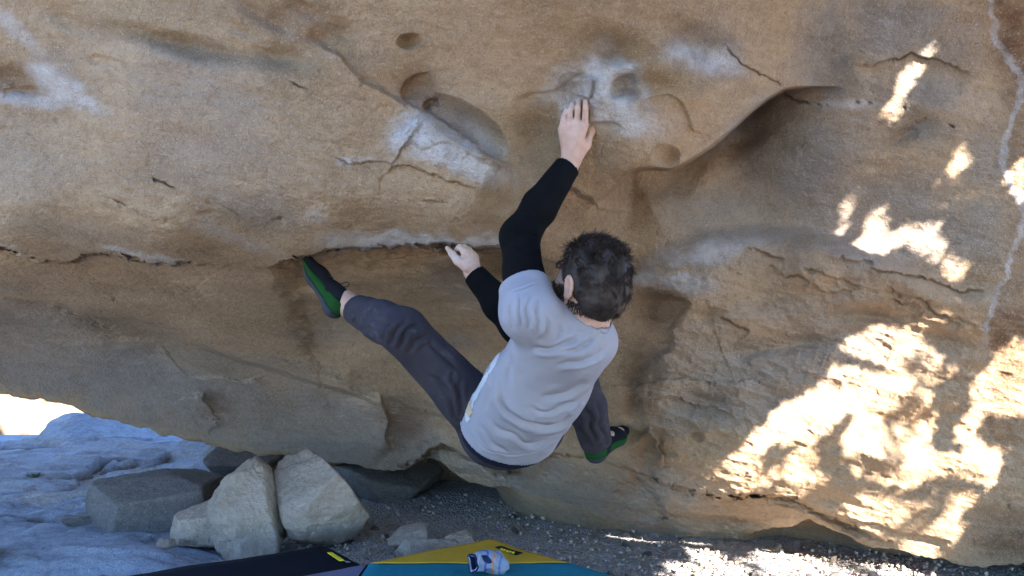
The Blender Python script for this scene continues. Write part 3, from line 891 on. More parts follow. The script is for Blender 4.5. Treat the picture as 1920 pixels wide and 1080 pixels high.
LITG = [[(1285,1035),(1340,1040),(1345,1055),(1300,1058)],[(1255,1060),(1290,1062),(1290,1085),(1240,1085)],[(1320,1058),(1400,1052),(1410,1040),(1480,1035),(1560,1040),(1640,1050),(1690,1065),(1740,1085),(1730,1140),(1300,1140),(1310,1080)]]
e1 = V(Vector((0, 0, 1)).cross(SUN).normalized())
S3 = V(SUN)
e2 = np.cross(S3, e1)
CELL = 0.012
U0, V0, NU = -3.0, -3.0, 620
def uv(P):
    return np.floor((P @ e1 - U0) / CELL).astype(int), np.floor((P @ e2 - V0) / CELL).astype(int)
def mark(m, P):
    a, b = uv(P)
    ok = (a >= 0) & (a < NU) & (b >= 0) & (b < NU)
    m[a[ok], b[ok]] = True
def grow(m, k):
    for _ in range(k):
        q = m.copy()
        q[1:] |= m[:-1]; q[:-1] |= m[1:]; q[:, 1:] |= m[:, :-1]; q[:, :-1] |= m[:, 1:]
        m = q
    return m
lit = np.zeros((NU, NU), bool)
fpx, fpy, fp = PX.ravel(), PY.ravel(), FRONT.reshape(-1, 3)
fine = lit.copy()
for k, poly in enumerate(LIT):
    mark(fine if k < 5 else lit, fp[inpoly(fpx, fpy, poly)])
ggx, ggy = np.meshgrid(np.arange(1200, 1925, 2.0), np.arange(1030, 1150, 1.0))
for poly in LITG:
    i = inpoly(ggx, ggy, poly)
    Yg = (CAM_Z + 0.02) * FPX / (ggy[i] - 540)
    mark(lit, np.stack([(ggx[i] - 960) / FPX * Yg, Yg, np.full(Yg.shape, -0.02)], 1))
# everything else the camera sees down here is in the crown's shade
need = np.zeros((NU, NU), bool)
mark(need, fp[(fpx > -250) & (fpx < 2200) & (fpy > -200)])
sg = np.stack(np.meshgrid(np.arange(-3.3, 2.4, 0.01), np.arange(2.2, 5.4, 0.01)), -1).reshape(-1, 2)
mark(need, np.column_stack([sg, np.full(len(sg), -0.05)]))
mark(need, np.stack(np.meshgrid(np.arange(-0.8, 0.5, 0.02), np.arange(2.3, 3.6, 0.02), np.arange(0.3, 1.7, 0.02)), -1).reshape(-1, 3))
need = grow(need, 5)
rr = np.random.default_rng(77)
LEAF = np.array([(0, -1, 0), (0.42, -0.35, 0.10), (0.36, 0.4, 0.07), (0, 1, -0.06), (-0.36, 0.4, 0.07), (-0.42, -0.35, 0.10)])
def leafset(ci, cj, size, wlo, whi, keep):
    k = rr.random(len(ci)) < keep
    i, j = ci[k], cj[k]
    n = len(i)
    w = rr.uniform(wlo, whi, n)
    c = (U0 + (i + rr.random(n)) * CELL)[:, None] * e1 + (V0 + (j + rr.random(n)) * CELL)[:, None] * e2 + w[:, None] * S3
    ok = (c[:, 2] > 1.7) | (c[:, 1] < -0.3)
    ok &= c[:, 2] > 0.8
    c = c[ok]
    n = len(c)
    sz = size * rr.uniform(0.75, 1.25, n)
    nn = S3[None] + 0.45 * rr.normal(size=(n, 3))
    nn /= np.linalg.norm(nn, axis=1)[:, None]
    t = np.cross(nn, rr.normal(size=(n, 3)))
    t /= np.linalg.norm(t, axis=1)[:, None]
    bt = np.cross(nn, t)
    q = c[:, None] + sz[:, None, None] * (LEAF[None, :, :1] * t[:, None] + LEAF[None, :, 1:2] * bt[:, None] + LEAF[None, :, 2:] * nn[:, None])
    return q.reshape(-1, 3), n
lit = grow(lit, 1) | fine
inner = ~grow(lit, 6)
ii, jj = np.where(need & inner)
Q1, n1_ = leafset(ii, jj, 0.064, 1.6, 3.0, 0.5)
ii2, jj2 = np.where(need & ~lit & ~inner)
Q2, n2_ = leafset(ii2, jj2, 0.020, 1.3, 2.0, 1.0)
Q3, n3_ = leafset(ii2, jj2, 0.016, 1.3, 1.8, 1.0)
# leaves added behind the camera to cut bounce light off the ground
back = np.zeros((NU, NU), bool)
sg = np.stack(np.meshgrid(np.arange(-3.3, 2.8, 0.01), np.arange(-1.8, 2.3, 0.01)), -1).reshape(-1, 2)
mark(back, np.column_stack([sg, np.full(len(sg), -0.05)]))
ii3, jj3 = np.where(grow(back, 2) & ~need & inner)
Q4, n4_ = leafset(ii3, jj3, 0.062, 3.6, 5.6, 0.10)
# leaves added higher up to throw soft slanting bars across the bright places
iu, jv = np.where(lit & ~fine)
un, vn = iu * CELL, jv * CELL
bars = noise3(np.stack([(un * 0.80 - vn * 0.60) * 15, (un * 0.60 + vn * 0.80) * 3.5, un * 0], 1), 71) + 0.5 * noise3(np.stack([un * 22, vn * 22, un * 0], 1), 73)
kb = bars > 0.42
Q5, n5_ = leafset(iu[kb], jv[kb], 0.024, 3.2, 4.6, 0.5)
Q = np.concatenate([Q1, Q2, Q3, Q4, Q5])
nl = n1_ + n2_ + n3_ + n4_ + n5_
base = (np.arange(nl) * 6)[:, None]
F = np.concatenate([base + np.array([[0, 1, 2, 3]]), base + np.array([[0, 3, 4, 5]])])
leafm = NT('oak_leaf')
c = leafm.ramp(leafm.noise(leafm.coords(), 6, 2), [(0.35, (0.045, 0.075, 0.02)), (0.65, (0.085, 0.12, 0.035))])
leafm.color(c)
leafm.b.inputs['Roughness'].default_value = 0.5
ctr = Q.mean(0)
print('leaves', nl, 'crown centre', ctr, Q.min(0), Q.max(0))
def tube_mesh(paths, seg=10):
    vv, ff = [], []
    off = 0
    for pts, rad in paths:
        pts = np.asarray(pts, float)
        c = catmull(pts, 6)
        rr_ = np.interp(np.linspace(0, 1, len(c)), np.linspace(0, 1, len(rad)), rad)
        tg = np.gradient(c, axis=0)
        tg /= np.linalg.norm(tg, axis=1)[:, None]
        ref = np.array([0.31, 0.2, 0.93]) if abs(tg[0] @ np.array([0.31, 0.2, 0.93])) < 0.9 else np.array([1.0, 0, 0])
        a = np.cross(tg, ref)
        a /= np.linalg.norm(a, axis=1)[:, None]
        b = np.cross(tg, a)
        th = np.linspace(0, 2 * math.pi, seg, endpoint=False)
        ring = c[:, None] + rr_[:, None, None] * (np.cos(th)[None, :, None] * a[:, None] + np.sin(th)[None, :, None] * b[:, None])
        m = len(c)
        vv.append(ring.reshape(-1, 3))
        i = np.arange(m * seg).reshape(m, seg)
        j = np.roll(i, -1, 1)
        ff.append(np.stack([i[:-1].ravel(), j[:-1].ravel(), j[1:].ravel(), i[1:].ravel()], 1) + off)
        vv.append(np.array([c[0], c[-1]]))
        e0, e1_ = off + m * seg, off + m * seg + 1
        ff.append(np.stack([j[0], i[0], np.full(seg, -1), np.full(seg, -1)], 1) * 0 + np.stack([j[0] + off, i[0] + off, np.full(seg, e0), np.full(seg, e0)], 1))
        ff.append(np.stack([i[-1] + off, j[-1] + off, np.full(seg, e1_), np.full(seg, e1_)], 1))
        off += m * seg + 2
    return np.concatenate(vv), np.concatenate(ff)
def build_tubes(name, paths, mat, seg=10):
    v, f = tube_mesh(paths, seg)
    me = bpy.data.meshes.new(name)
    me.from_pydata(v.tolist(), [], [tuple(dict.fromkeys(q)) for q in f.tolist()])
    me.polygons.foreach_set('use_smooth', np.ones(len(me.polygons), bool))
    me.materials.append(mat)
    me.update()
    return me
bark = NT('oak_bark')
bark.color(bark.ramp(bark.noise(bark.coords((6, 6, 1)), 4, 6), [(0.3, (0.06, 0.045, 0.035)), (0.7, (0.16, 0.125, 0.1))]))
foot = np.array([5.2, -2.6, -0.05])
tree = empty('sun_mask_tree', foot, label='unseen oak tree, its leaves placed to shape the sun flecks and shade', category='tree')
limbs = [([foot, foot + [-0.1, 0.1, 1.2], foot + [-0.35, 0.5, 2.4], ctr + [0.6, -0.6, -0.1]], [0.19, 0.15, 0.12, 0.06])]
for k in range(7):
    a = k / 7 * 6.28
    tip = ctr + 1.1 * math.cos(a) * e1 + 0.8 * math.sin(a) * e2 + 0.3 * S3
    limbs.append(([foot + [-0.35, 0.5, 2.4], (foot + [-0.35, 0.5, 2.4] + tip) / 2 + [0, 0, 0.3], tip], [0.07, 0.04, 0.012]))
def local(me, o):
    me.transform(Matrix.Translation(-Vector(o)))
    return me
link('trunk', local(build_tubes('trunk', limbs[:1], bark.m), foot), tree)
for l_ in ([] ):
    link('limb', local(build_tubes('limb', [l_], bark.m), foot), tree)
crown = link('crown', local(mesh_from('crown', Q, F, leafm.m, smooth_shade=False), foot), tree, kind='stuff')
print('tree', round(time.time() - T0, 1))
# ------------------------------------------------------------------ solids grown from joints: smooth fields turned into surfaces
def unit(v):
    v = np.asarray(v, float)
    return v / np.linalg.norm(v)

class Field:
    def __init__(self, lo, hi, h):
        self.lo, self.h = np.asarray(lo, float), h
        self.n = np.ceil((np.asarray(hi) - self.lo) / h).astype(int) + 1
        self.F = np.full(self.n, 0.2, np.float32)
    def sub(self, lo, hi):
        a = np.clip(np.floor((np.asarray(lo) - self.lo) / self.h).astype(int), 0, self.n - 1)
        b = np.clip(np.ceil((np.asarray(hi) - self.lo) / self.h).astype(int) + 1, 1, self.n)
        sl = tuple(slice(x, y) for x, y in zip(a, b))
        ax = [(self.lo[k] + self.h * np.arange(a[k], b[k])).astype(np.float32) for k in range(3)]
        return sl, ax[0][:, None, None], ax[1][None, :, None], ax[2][None, None, :]
    def join(self, sl, d, k):
        f = self.F[sl]
        if k <= 0:
            self.F[sl] = np.minimum(f, d)
        else:
            h = np.clip(0.5 + 0.5 * (f - d) / k, 0, 1)
            self.F[sl] = f * (1 - h) + d * h - k * h * (1 - h)
    def cone(self, A, B, ra, rb, k=0.015, w=None, fa=1.0, fb=1.0):
        """tapered limb from A to B; w + fa/fb make it an ellipse: radius r along w, r*f across"""
        A, B = V(A), V(B)
        R = max(ra, rb) * max(1, fa, fb) + 0.03 + k
        sl, X, Y, Z = self.sub(np.minimum(A, B) - R, np.maximum(A, B) + R)
        L = np.linalg.norm(B - A)
        ax = (B - A) / max(L, 1e-9)
        px, py, pz = X - A[0], Y - A[1], Z - A[2]
        t = px * ax[0] + py * ax[1] + pz * ax[2]
        tc = np.clip(t / max(L, 1e-9), 0, 1)
        r = ra + (rb - ra) * tc
        if w is None:
            qx, qy, qz = px - ax[0] * tc * L, py - ax[1] * tc * L, pz - ax[2] * tc * L
            d = np.sqrt(qx * qx + qy * qy + qz * qz) - r
        else:
            w = unit(V(w) - ax * (V(w) @ ax))
            b = np.cross(ax, w)
            f = fa + (fb - fa) * tc
            u = (px * w[0] + py * w[1] + pz * w[2]) / r
            v = (px * b[0] + py * b[1] + pz * b[2]) / (r * f)
            c = (t - tc * L) / (r * np.minimum(f, 1))
            q = np.sqrt(u * u + v * v + c * c)
            d = (q - 1) * r * np.minimum(f, 1)
        self.join(sl, d.astype(np.float32), k)
    def ell(self, C, axes, rad, k=0.015):
        C = V(C)
        R = max(rad) + 0.03 + k
        sl, X, Y, Z = self.sub(C - R, C + R)
        q = 0
        for a, r in zip(axes, rad):
            q = q + ((X - C[0]) * a[0] + (Y - C[1]) * a[1] + (Z - C[2]) * a[2]) ** 2 / r ** 2
        q = np.sqrt(q)
        self.join(sl, ((q - 1) * min(rad)).astype(np.float32), k)
    def cut(self, P, N, k=0.0, lo=None, hi=None):
        """remove the half space on the N side of P (optionally only inside a box)"""
        P, N = V(P), unit(N)
        sl, X, Y, Z = self.sub(self.lo if lo is None else lo, self.lo + self.h * self.n if hi is None else hi)
        d = ((X - P[0]) * N[0] + (Y - P[1]) * N[1] + (Z - P[2]) * N[2]).astype(np.float32)
        self.F[sl] = np.maximum(self.F[sl], d)
    def carve(self, A, B, ra, rb):
        A, B = V(A), V(B)
        R = max(ra, rb) + 0.03
        sl, X, Y, Z = self.sub(np.minimum(A, B) - R, np.maximum(A, B) + R)
        L = np.linalg.norm(B - A)
        ax = (B - A) / L
        px, py, pz = X - A[0], Y - A[1], Z - A[2]
        tc = np.clip((px * ax[0] + py * ax[1] + pz * ax[2]) / L, 0, 1)
        d = np.sqrt((px - ax[0] * tc * L) ** 2 + (py - ax[1] * tc * L) ** 2 + (pz - ax[2] * tc * L) ** 2) - (ra + (rb - ra) * tc)
        self.F[sl] = np.maximum(self.F[sl], -d.astype(np.float32))
    def mesh(self):
        F, h = self.F, self.h
        F[0] = F[-1] = 0.1; F[:, 0] = F[:, -1] = 0.1; F[:, :, 0] = F[:, :, -1] = 0.1
        ins = F < 0
        c = np.zeros(tuple(np.array(F.shape) - 1), np.int8)
        for dx in (0, 1):
            for dy in (0, 1):
                for dz in (0, 1):
                    c += ins[dx:F.shape[0]-1+dx, dy:F.shape[1]-1+dy, dz:F.shape[2]-1+dz]
        act = (c > 0) & (c < 8)
        I = np.argwhere(act)
        idm = np.full(act.shape, -1, np.int64)
        idm[act] = np.arange(len(I))
        acc = np.zeros((len(I), 3))
        cnt = np.zeros(len(I))
        cor = [(x, y, z) for x in (0, 1) for y in (0, 1) for z in (0, 1)]
        val = {q: F[I[:, 0] + q[0], I[:, 1] + q[1], I[:, 2] + q[2]].astype(float) for q in cor}
        for a in cor:
            for ax in range(3):
                if a[ax] == 0:
                    b = tuple(a[k] + (k == ax) for k in range(3))
                    va, vb = val[a], val[b]
                    m = (va < 0) != (vb < 0)
                    t = np.where(m, va / np.where(m, va - vb, 1), 0)
                    p = np.array(a, float)[None] + t[:, None] * (np.arange(3) == ax)
                    acc += p * m[:, None]
                    cnt += m
        v = self.lo + h * (I + acc / cnt[:, None])
        faces = []
        for ax in range(3):
            o = [k for k in range(3) if k != ax]
            s0 = [slice(None)] * 3; s1 = [slice(None)] * 3
            s0[ax] = slice(0, -1); s1[ax] = slice(1, None)
            a, b = ins[tuple(s0)], ins[tuple(s1)]
            E = np.argwhere(a != b)
            E = E[(E[:, o[0]] > 0) & (E[:, o[1]] > 0)]
            E = E[(E < np.array(act.shape)).all(1)]
            fl = a[E[:, 0], E[:, 1], E[:, 2]]
            def g(d0, d1):
                q = E.copy()
                q[:, o[0]] -= d0
                q[:, o[1]] -= d1
                return idm[q[:, 0], q[:, 1], q[:, 2]]
            quad = np.stack([g(1, 1), g(0, 1), g(0, 0), g(1, 0)], 1)
            flip = fl if ax != 1 else ~fl
            quad = np.where(flip[:, None], quad, quad[:, ::-1])
            faces.append(quad)
        f = np.concatenate(faces)
        f = f[(f >= 0).all(1)]
        return v, f

def vnormals(v, f):
    a = v[f[:, 2]] - v[f[:, 0]]
    b = v[f[:, 3 if f.shape[1] == 4 else 1]] - v[f[:, 1]]
    n = np.cross(a, b)
    o = np.zeros_like(v)
    for k in range(f.shape[1]):
        np.add.at(o, f[:, k], n)
    return o / (np.linalg.norm(o, axis=1)[:, None] + 1e-12)

def relax(v, f, it=2, lam=0.5):
    e = np.concatenate([f[:, [0, 1]], f[:, [1, 2]], f[:, [2, 3]], f[:, [3, 0]]])
    e = np.concatenate([e, e[:, ::-1]])
    for _ in range(it):
        s = np.zeros_like(v); c = np.zeros(len(v))
        np.add.at(s, e[:, 0], v[e[:, 1]])
        np.add.at(c, e[:, 0], 1)
        v = v + lam * (s / np.maximum(c, 1)[:, None] - v)
    return v

def creases(v, f, lines, it=1):
    """press folds into cloth: (frame curve, depth m, width px)"""
    n = vnormals(v, f)
    px = 960 + v[:, 0] / v[:, 1] * FPX
    py = 540 - (v[:, 2] - CAM_Z) / v[:, 1] * FPX
    wx = px + 6 * noise3(v * 22, 401)
    wy = py + 6 * noise3(v * 22, 403)
    facing = smooth(0.1, -0.25, n[:, 1])
    d = np.zeros(len(v))
    for pts, dep, wid in lines:
        s, t = polydist(wx, wy, pts, 5)
        k = taper(t, 0.25, 0.25) * dep
        d += k * (-np.exp(-np.abs(s) / (0.75 * wid)) + 0.75 * np.exp(-((s - 1.7 * wid) / (1.3 * wid)) ** 2) + 0.5 * np.exp(-((s + 1.7 * wid) / (1.3 * wid)) ** 2))
    return v + n * (d * facing)[:, None]

def cloth_noise(v, f, amp, freq, seed):
    n = vnormals(v, f)
    return v + n * (amp * fbm(v, freq, 2, seed))[:, None]

# ------------------------------------------------------------------ the climber
LSh, LEl, LWr = at(992, 588, 2.57), at(973, 446, 2.735), at(1070, 304, 2.80)
RSh, REl, RWr = at(1094, 640, 2.74), at(972, 612, 2.93), at(886, 510, 2.985)
NECK, HEAD = at(1092, 610, 2.655), at(1108, 527, 2.625)
SP1, SP2, SP3 = at(1062, 640, 2.68), at(1008, 722, 2.80), at(955, 808, 2.95)
LHip, LKn, LAn = at(915, 790, 2.96), at(757, 622, 2.86), at(648, 567, 3.075)
RHip, RKn, RAn = at(1002, 800, 2.99), at(1080, 695, 3.24), at(1119, 838, 3.43)
axis_t = unit(SP3 - SP1)
wid_t = unit(np.array([0.867, 0.496, -0.054]))
wid_t = unit(wid_t - axis_t * (wid_t @ axis_t))
chest_n = unit(np.cross(wid_t, axis_t))
if chest_n[1] < 0:
    chest_n = -chest_n
# head frame
hf = unit((-0.52, 0.79, 0.28))
hu = np.array([0.10, -0.22, 0.97]); hu = unit(hu - hf * (hu @ hf))
hl = np.cross(hu, hf)
def hp(f, l, u):
    return HEAD + hf * f + hl * l + hu * u

skin = NT('skin')
co = skin.coords()
c = skin.ramp(skin.noise(co, 28, 4, 0.6), [(0.3, (0.44, 0.25, 0.17)), (0.7, (0.58, 0.36, 0.26))])
c = skin.mix(skin.math('MULTIPLY', skin.attr('chalk'), skin.ramp(skin.noise(co, 60, 5, 0.7), [(0.35, (0.1,) * 3), (0.65, (0.9,) * 3)]), True), c, (0.62, 0.60, 0.58))
skin.color(c)
skin.b.inputs['Roughness'].default_value = 0.55
skin.b.inputs['Subsurface Weight'].default_value = 0.08
skin.b.inputs['Subsurface Radius'].default_value = (0.01, 0.004, 0.002)
skin.bump(skin.noise(co, 220, 3), 0.15, 0.002)

B = Field((-0.75, 2.40, 0.42), (0.42, 3.72, 1.60), 0.0040)
# torso, neck
B.cone(SP1, SP2, 0.138, 0.132, 0.02, wid_t, 0.62, 0.66)
B.cone(SP2, SP3, 0.132, 0.132, 0.03, wid_t, 0.66, 0.66)
B.cone(SP1, NECK, 0.09, 0.062, 0.03)
B.cone(NECK, hp(-0.02, 0, -0.06), 0.060, 0.056, 0.03)
B.cone(LSh, SP1, 0.058, 0.07, 0.03)
B.cone(RSh, SP1, 0.058, 0.07, 0.03)
# arms and legs
for s, e, w in ((LSh, LEl, LWr), (RSh, REl, RWr)):
    B.cone(s, e, 0.050, 0.039, 0.02)
    B.cone(e, e + 0.35 * (w - e), 0.040, 0.041, 0.015)
    B.cone(e + 0.35 * (w - e), w, 0.041, 0.027, 0.015)
for hpt, kn, an in ((LHip, LKn, LAn), (RHip, RKn, RAn)):
    B.cone(hpt, kn, 0.076, 0.050, 0.02)
    B.cone(kn, kn + 0.35 * (an - kn), 0.050, 0.048, 0.02)
    B.cone(kn + 0.35 * (an - kn), an, 0.048, 0.033, 0.02)
# head with a face
B.ell(hp(-0.012, 0, 0.022), (hf, hl, hu), (0.097, 0.076, 0.090), 0.02)
B.ell(hp(0.022, 0, -0.035), (hf, hl, hu), (0.066, 0.060, 0.078), 0.03)
B.ell(hp(0.068, 0, -0.085), (hf, hl, hu), (0.022, 0.028, 0.020), 0.025)
B.cone(hp(0.085, 0, 0.002), hp(0.112, 0, -0.034), 0.009, 0.013, 0.012)
for s in (-1, 1):
    B.ell(hp(0.083, s * 0.030, 0.020), (hf, hl, hu), (0.012, 0.022, 0.008), 0.012)
    B.ell(hp(0.078, s * 0.031, -0.002), (hf, hl, hu), (0.012, 0.014, 0.010), 0.006)
    B.ell(hp(0.062, s * 0.045, -0.025), (hf, hl, hu), (0.022, 0.018, 0.018), 0.02)
    # ear: rim, lobe
    ec = hp(-0.012, s * 0.074, -0.008)
    eo = unit(hl * s * 0.8 - hf * 0.55)
    for k in range(7):
        a0, a1 = -0.9 + k * 0.62, -0.9 + (k + 1) * 0.62
        pa = ec + eo * 0.010 + hf * (0.014 * math.cos(a0 + 1.57)) * 1.0 + hu * (0.027 * math.sin(a0 + 1.57))
        pb = ec + eo * 0.010 + hf * (0.014 * math.cos(a1 + 1.57)) * 1.0 + hu * (0.027 * math.sin(a1 + 1.57))
        B.cone(pa, pb, 0.0052, 0.0052, 0.004)
    B.ell(ec + eo * 0.002, (hf, hu, eo), (0.013, 0.024, 0.006), 0.006)
    B.ell(ec + eo * 0.008 - hu * 0.026 + hf * 0.004, (hf, hl, hu), (0.008, 0.005, 0.009), 0.006)
B.ell(hp(0.086, 0, -0.058), (hf, hl, hu), (0.010, 0.024, 0.0055), 0.006)
B.ell(hp(0.084, 0, -0.067), (hf, hl, hu), (0.010, 0.020, 0.006), 0.006)
# left hand: back of the hand to the camera, fingertips curled into the pocket
def chain(pts, rad, k=0.006):
    for q in range(len(pts) - 1):
        B.cone(pts[q], pts[q + 1], rad[q], rad[q + 1], k)
yh = LWr[1]
for (kx, ky, mx, my, tx, ty, r0) in ((1053, 243, 1057, 219, 1062, 207, 0.0074), (1067, 234, 1070, 207, 1073, 197, 0.0084), (1082, 230, 1084, 203, 1085, 191, 0.0086), (1097, 233, 1098, 203, 1098, 191, 0.0084)):
    tipY = rock_depth(tx, ty) - 0.004
    kn = at(kx, ky, min(yh + 0.002, rock_depth(kx, ky) - 0.020))
    B.cone(LWr + [0, -0.003, 0.006], kn, 0.021, 0.0115, 0.012)
    chain([kn, at(mx, my, rock_depth(mx, my) - 0.021), at(tx, ty, rock_depth(tx, ty) - 0.013), at(tx, ty - 2, rock_depth(tx, ty - 2) - 0.001)], [0.0092, r0 + 0.0002, r0 - 0.0008, r0 - 0.0018], 0.001)
tb = at(1098, 272, yh + 0.012)
chain([at(1084, 290, yh + 0.004), tb, at(1108, 246, yh + 0.028), at(1106, 226, yh + 0.052)], [0.018, 0.014, 0.0105, 0.009], 0.010)
# right hand: pinching the lip, thumb out to the left
yr = 2.975
for q, (kx, ky, mx, my, tx, ty, r0, dy) in enumerate(((872, 473, 862, 463, 856, 468, 0.0092, -0.012), (880, 474, 870, 463, 862, 467, 0.0095, 0.006), (886, 478, 878, 466, 868, 468, 0.0092, 0.024), (891, 484, 886, 473, 876, 474, 0.0082, 0.040))):
    kn = at(kx, ky, yr + dy)
    B.cone(RWr + [0, dy * 0.4, 0.004], kn, 0.020, 0.0125, 0.012)
    chain([kn, at(mx, my, yr + dy + 0.004), at(tx, ty, yr + dy + 0.022)], [0.0112, r0, r0 - 0.001], 0.003)
chain([at(874, 500, yr - 0.012), at(858, 489, yr - 0.016), at(848, 476, yr - 0.012), at(839, 465, yr)], [0.016, 0.0125, 0.0098, 0.0078], 0.008)
# feet inside the shoes
B.cone(LAn, at(640, 572, 3.07), 0.033, 0.030, 0.02)
B.cone(at(640, 572, 3.07), at(596, 512, 3.115), 0.028, 0.025, 0.02)
B.cone(RAn, at(1160, 812, 3.50), 0.032, 0.022, 0.02)
bv, bf = B.mesh()
bv = relax(bv, bf, 1, 0.35)
PO = SP3.copy()
def child(name, v, f, mat, parent, **kw):
    return link(name, mesh_from(name, np.asarray(v) - PO, f, mat), parent, **kw)
hd = np.minimum(np.linalg.norm(bv - at(1080, 205, LWr[1] + 0.03), axis=1), np.linalg.norm(bv - at(858, 470, 2.98), axis=1))
person = link('person', mesh_from('person', bv - PO, bf, skin.m, attrs={'chalk': 0.75 * smooth(0.10, 0.02, hd)}), loc=PO, category='person',
              label='climber in grey t-shirt over black sleeves hanging under the boulder, back turned')
print('body', len(bv), round(time.time() - T0, 1))

def fabric(name, c1, c2, scale=900, bump=0.25, rough=0.95, dust=None):
    n = NT(name)
    co = n.coords()
    col = n.ramp(n.noise(co, 9, 5, 0.6), [(0.3, c1), (0.7, c2)])
    if dust:
        col = n.mix(n.ramp(n.noise(co, 11, 6, 0.7), [(0.58, (0, 0, 0)), (0.75, (dust[3],) * 3)]), col, dust[:3])
    col = n.mix(n.ramp(n.noise(co, scale, 2, 0.6), [(0.3, (0.18,) * 3), (0.7, (0, 0, 0))]), col, tuple(x * 0.5 for x in c1))
    n.color(col)
    n.bump(n.math('ADD', n.noise(co, scale, 2, 0.6), n.math('MULTIPLY', n.noise(co, 45, 4, 0.6), 1.5)), bump, 0.004)
    n.b.inputs['Roughness'].default_value = rough
    n.b.inputs['Specular IOR Level'].default_value = 0.1
    n.b.inputs['Sheen Weight'].default_value = 0.0
    return n.m

# black long sleeves of the shirt underneath
BLACK = fabric('black_jersey', (0.003, 0.003, 0.0035), (0.006, 0.006, 0.0065))
for s, e, w, wc in ((LSh, LEl, LWr, at(1064, 310, 2.80)), (RSh, REl, RWr, at(890, 512, 2.985))):
    lo = np.minimum(np.minimum(s, e), w) - 0.12
    hi = np.maximum(np.maximum(s, e), w) + 0.12
    S = Field(lo, hi, 0.005)
    S.cone(s, e, 0.060, 0.050, 0.03)
    S.cone(e, e + 0.4 * (w - e), 0.048, 0.048, 0.03)
    S.cone(e + 0.4 * (w - e), w + 0.02 * unit(w - e), 0.048, 0.034, 0.02)
    S.cut(wc, unit(w - e))
    v, f = S.mesh()
    v = relax(v, f, 1)
    if w is LWr:
        v = creases(v, f, [([(955, 470), (985, 462), (1016, 455)], 0.005, 4), ([(958, 440), (990, 440), (1014, 446)], 0.005, 4), ([(975, 405), (1000, 415), (1020, 425)], 0.004, 4), ([(952, 505), (980, 500), (1015, 500)], 0.004, 4)])
    v = cloth_noise(v, f, 0.004, 14, 411)
    child('sleeve', v, f, BLACK, person, label='long black sleeve')

# grey t-shirt
TEE = fabric('grey_jersey', (0.285, 0.27, 0.29), (0.34, 0.322, 0.342), 1200, 0.3, dust=(0.42, 0.42, 0.43, 0.3))
S = Field((-0.30, 2.38, 0.42), (0.45, 3.22, 1.12), 0.0042)
S.cone(SP1, SP2, 0.148, 0.147, 0.03, wid_t, 0.68, 0.74)
HEM = at(954, 806, 2.93)
S.cone(SP2, HEM + axis_t * 0.05, 0.152, 0.156, 0.03, wid_t, 0.74, 0.80)
S.cone(SP1, NECK, 0.105, 0.076, 0.03)
S.cone(LSh, SP1, 0.066, 0.085, 0.035)
S.cone(RSh, SP1, 0.070, 0.09, 0.035)
S.cone(LSh, LSh + 0.45 * (LEl - LSh), 0.070, 0.066, 0.03)
S.cone(RSh, RSh + 0.5 * (REl - RSh), 0.070, 0.064, 0.03)
sl_end = LSh + 0.36 * (LEl - LSh)
S.cut(sl_end, unit(LEl - LSh) + 0.15 * hl, lo=LSh - [0.12, 0.2, 0.02], hi=LSh + [0.10, 0.3, 0.3])
S.cut(RSh + 0.45 * (REl - RSh), unit(REl - RSh), lo=(RSh + REl) / 2 - 0.10, hi=(RSh + REl) / 2 + 0.10)
S.cut(HEM, axis_t)
CO = NECK + 0.012 * unit(NECK - SP1)
S.carve(CO, HEAD, 0.066, 0.085)
v, f = S.mesh()
v = relax(v, f, 2)
FOLDS = [
 ([(932, 722), (945, 760), (975, 788), (1020, 799), (1055, 792), (1078, 765)], 0.010, 6),
 ([(915, 775), (940, 806), (985, 826), (1030, 826)], 0.005, 6),
 ([(990, 652), (1030, 655), (1060, 645), (1085, 628)], 0.009, 6),
 ([(1030, 662), (1080, 655), (1130, 628)], 0.006, 5),
 ([(1040, 690), (1090, 676), (1138, 650)], 0.007, 6),
 ([(1010, 745), (1060, 738), (1108, 712)], 0.006, 6),
 ([(985, 768), (1040, 768), (1090, 742)], 0.006, 5),
 ([(1060, 780), (1075, 768), (1090, 750)], 0.006, 4),
 ([(955, 560), (952, 590), (958, 620)], 0.004, 4),
 ([(975, 545), (972, 580), (972, 612)], 0.005, 4),
 ([(1000, 545), (990, 580), (985, 620)], 0.005, 4),
 ([(1018, 560), (1008, 590), (1000, 628)], 0.006, 5),
 ([(1030, 590), (1025, 615), (1012, 640)], 0.006, 5),
 ([(1050, 605), (1050, 625), (1035, 648)], 0.005, 5),
 ([(925, 690), (915, 730), (910, 770)], 0.005, 6),
 ([(945, 650), (955, 690), (950, 730)], 0.004, 7),
 ([(900, 790), (925, 830), (960, 850)], 0.004, 5),
 ([(1100, 610), (1120, 612), (1140, 600)], 0.003, 4),
]
FOLDS += [([(948, 556), (985, 540), (1018, 528)], 0.0022, 1.6), ([(872, 782), (900, 832), (940, 850), (1010, 838), (1062, 812)], 0.0022, 1.6), ([(1040, 612), (1085, 622), (1138, 612)], 0.002, 1.6)]
FOLDS = [(a, b * 1.3, c * 0.9) for a, b, c in FOLDS]
v = creases(v, f, FOLDS)
v = cloth_noise(v, f, 0.0045, 9, 421)
tee = child('t_shirt', v, f, TEE, person, label='plain grey short-sleeved t-shirt')
# collar rib
ring = []
cN = unit(NECK - SP1)
ca = unit(np.cross(cN, (0, 0, 1))); cb = np.cross(cN, ca)
for k in range(25):
    a = k / 24 * 2 * math.pi
    ring.append(CO + (0.068 * math.cos(a)) * ca + (0.068 * math.sin(a)) * cb + cN * 0.006)
me = build_tubes('collar', [(ring[::2], [0.006, 0.006])], TEE, 8)
me.transform(Matrix.Translation(-Vector(PO)))
link('collar', me, tee)

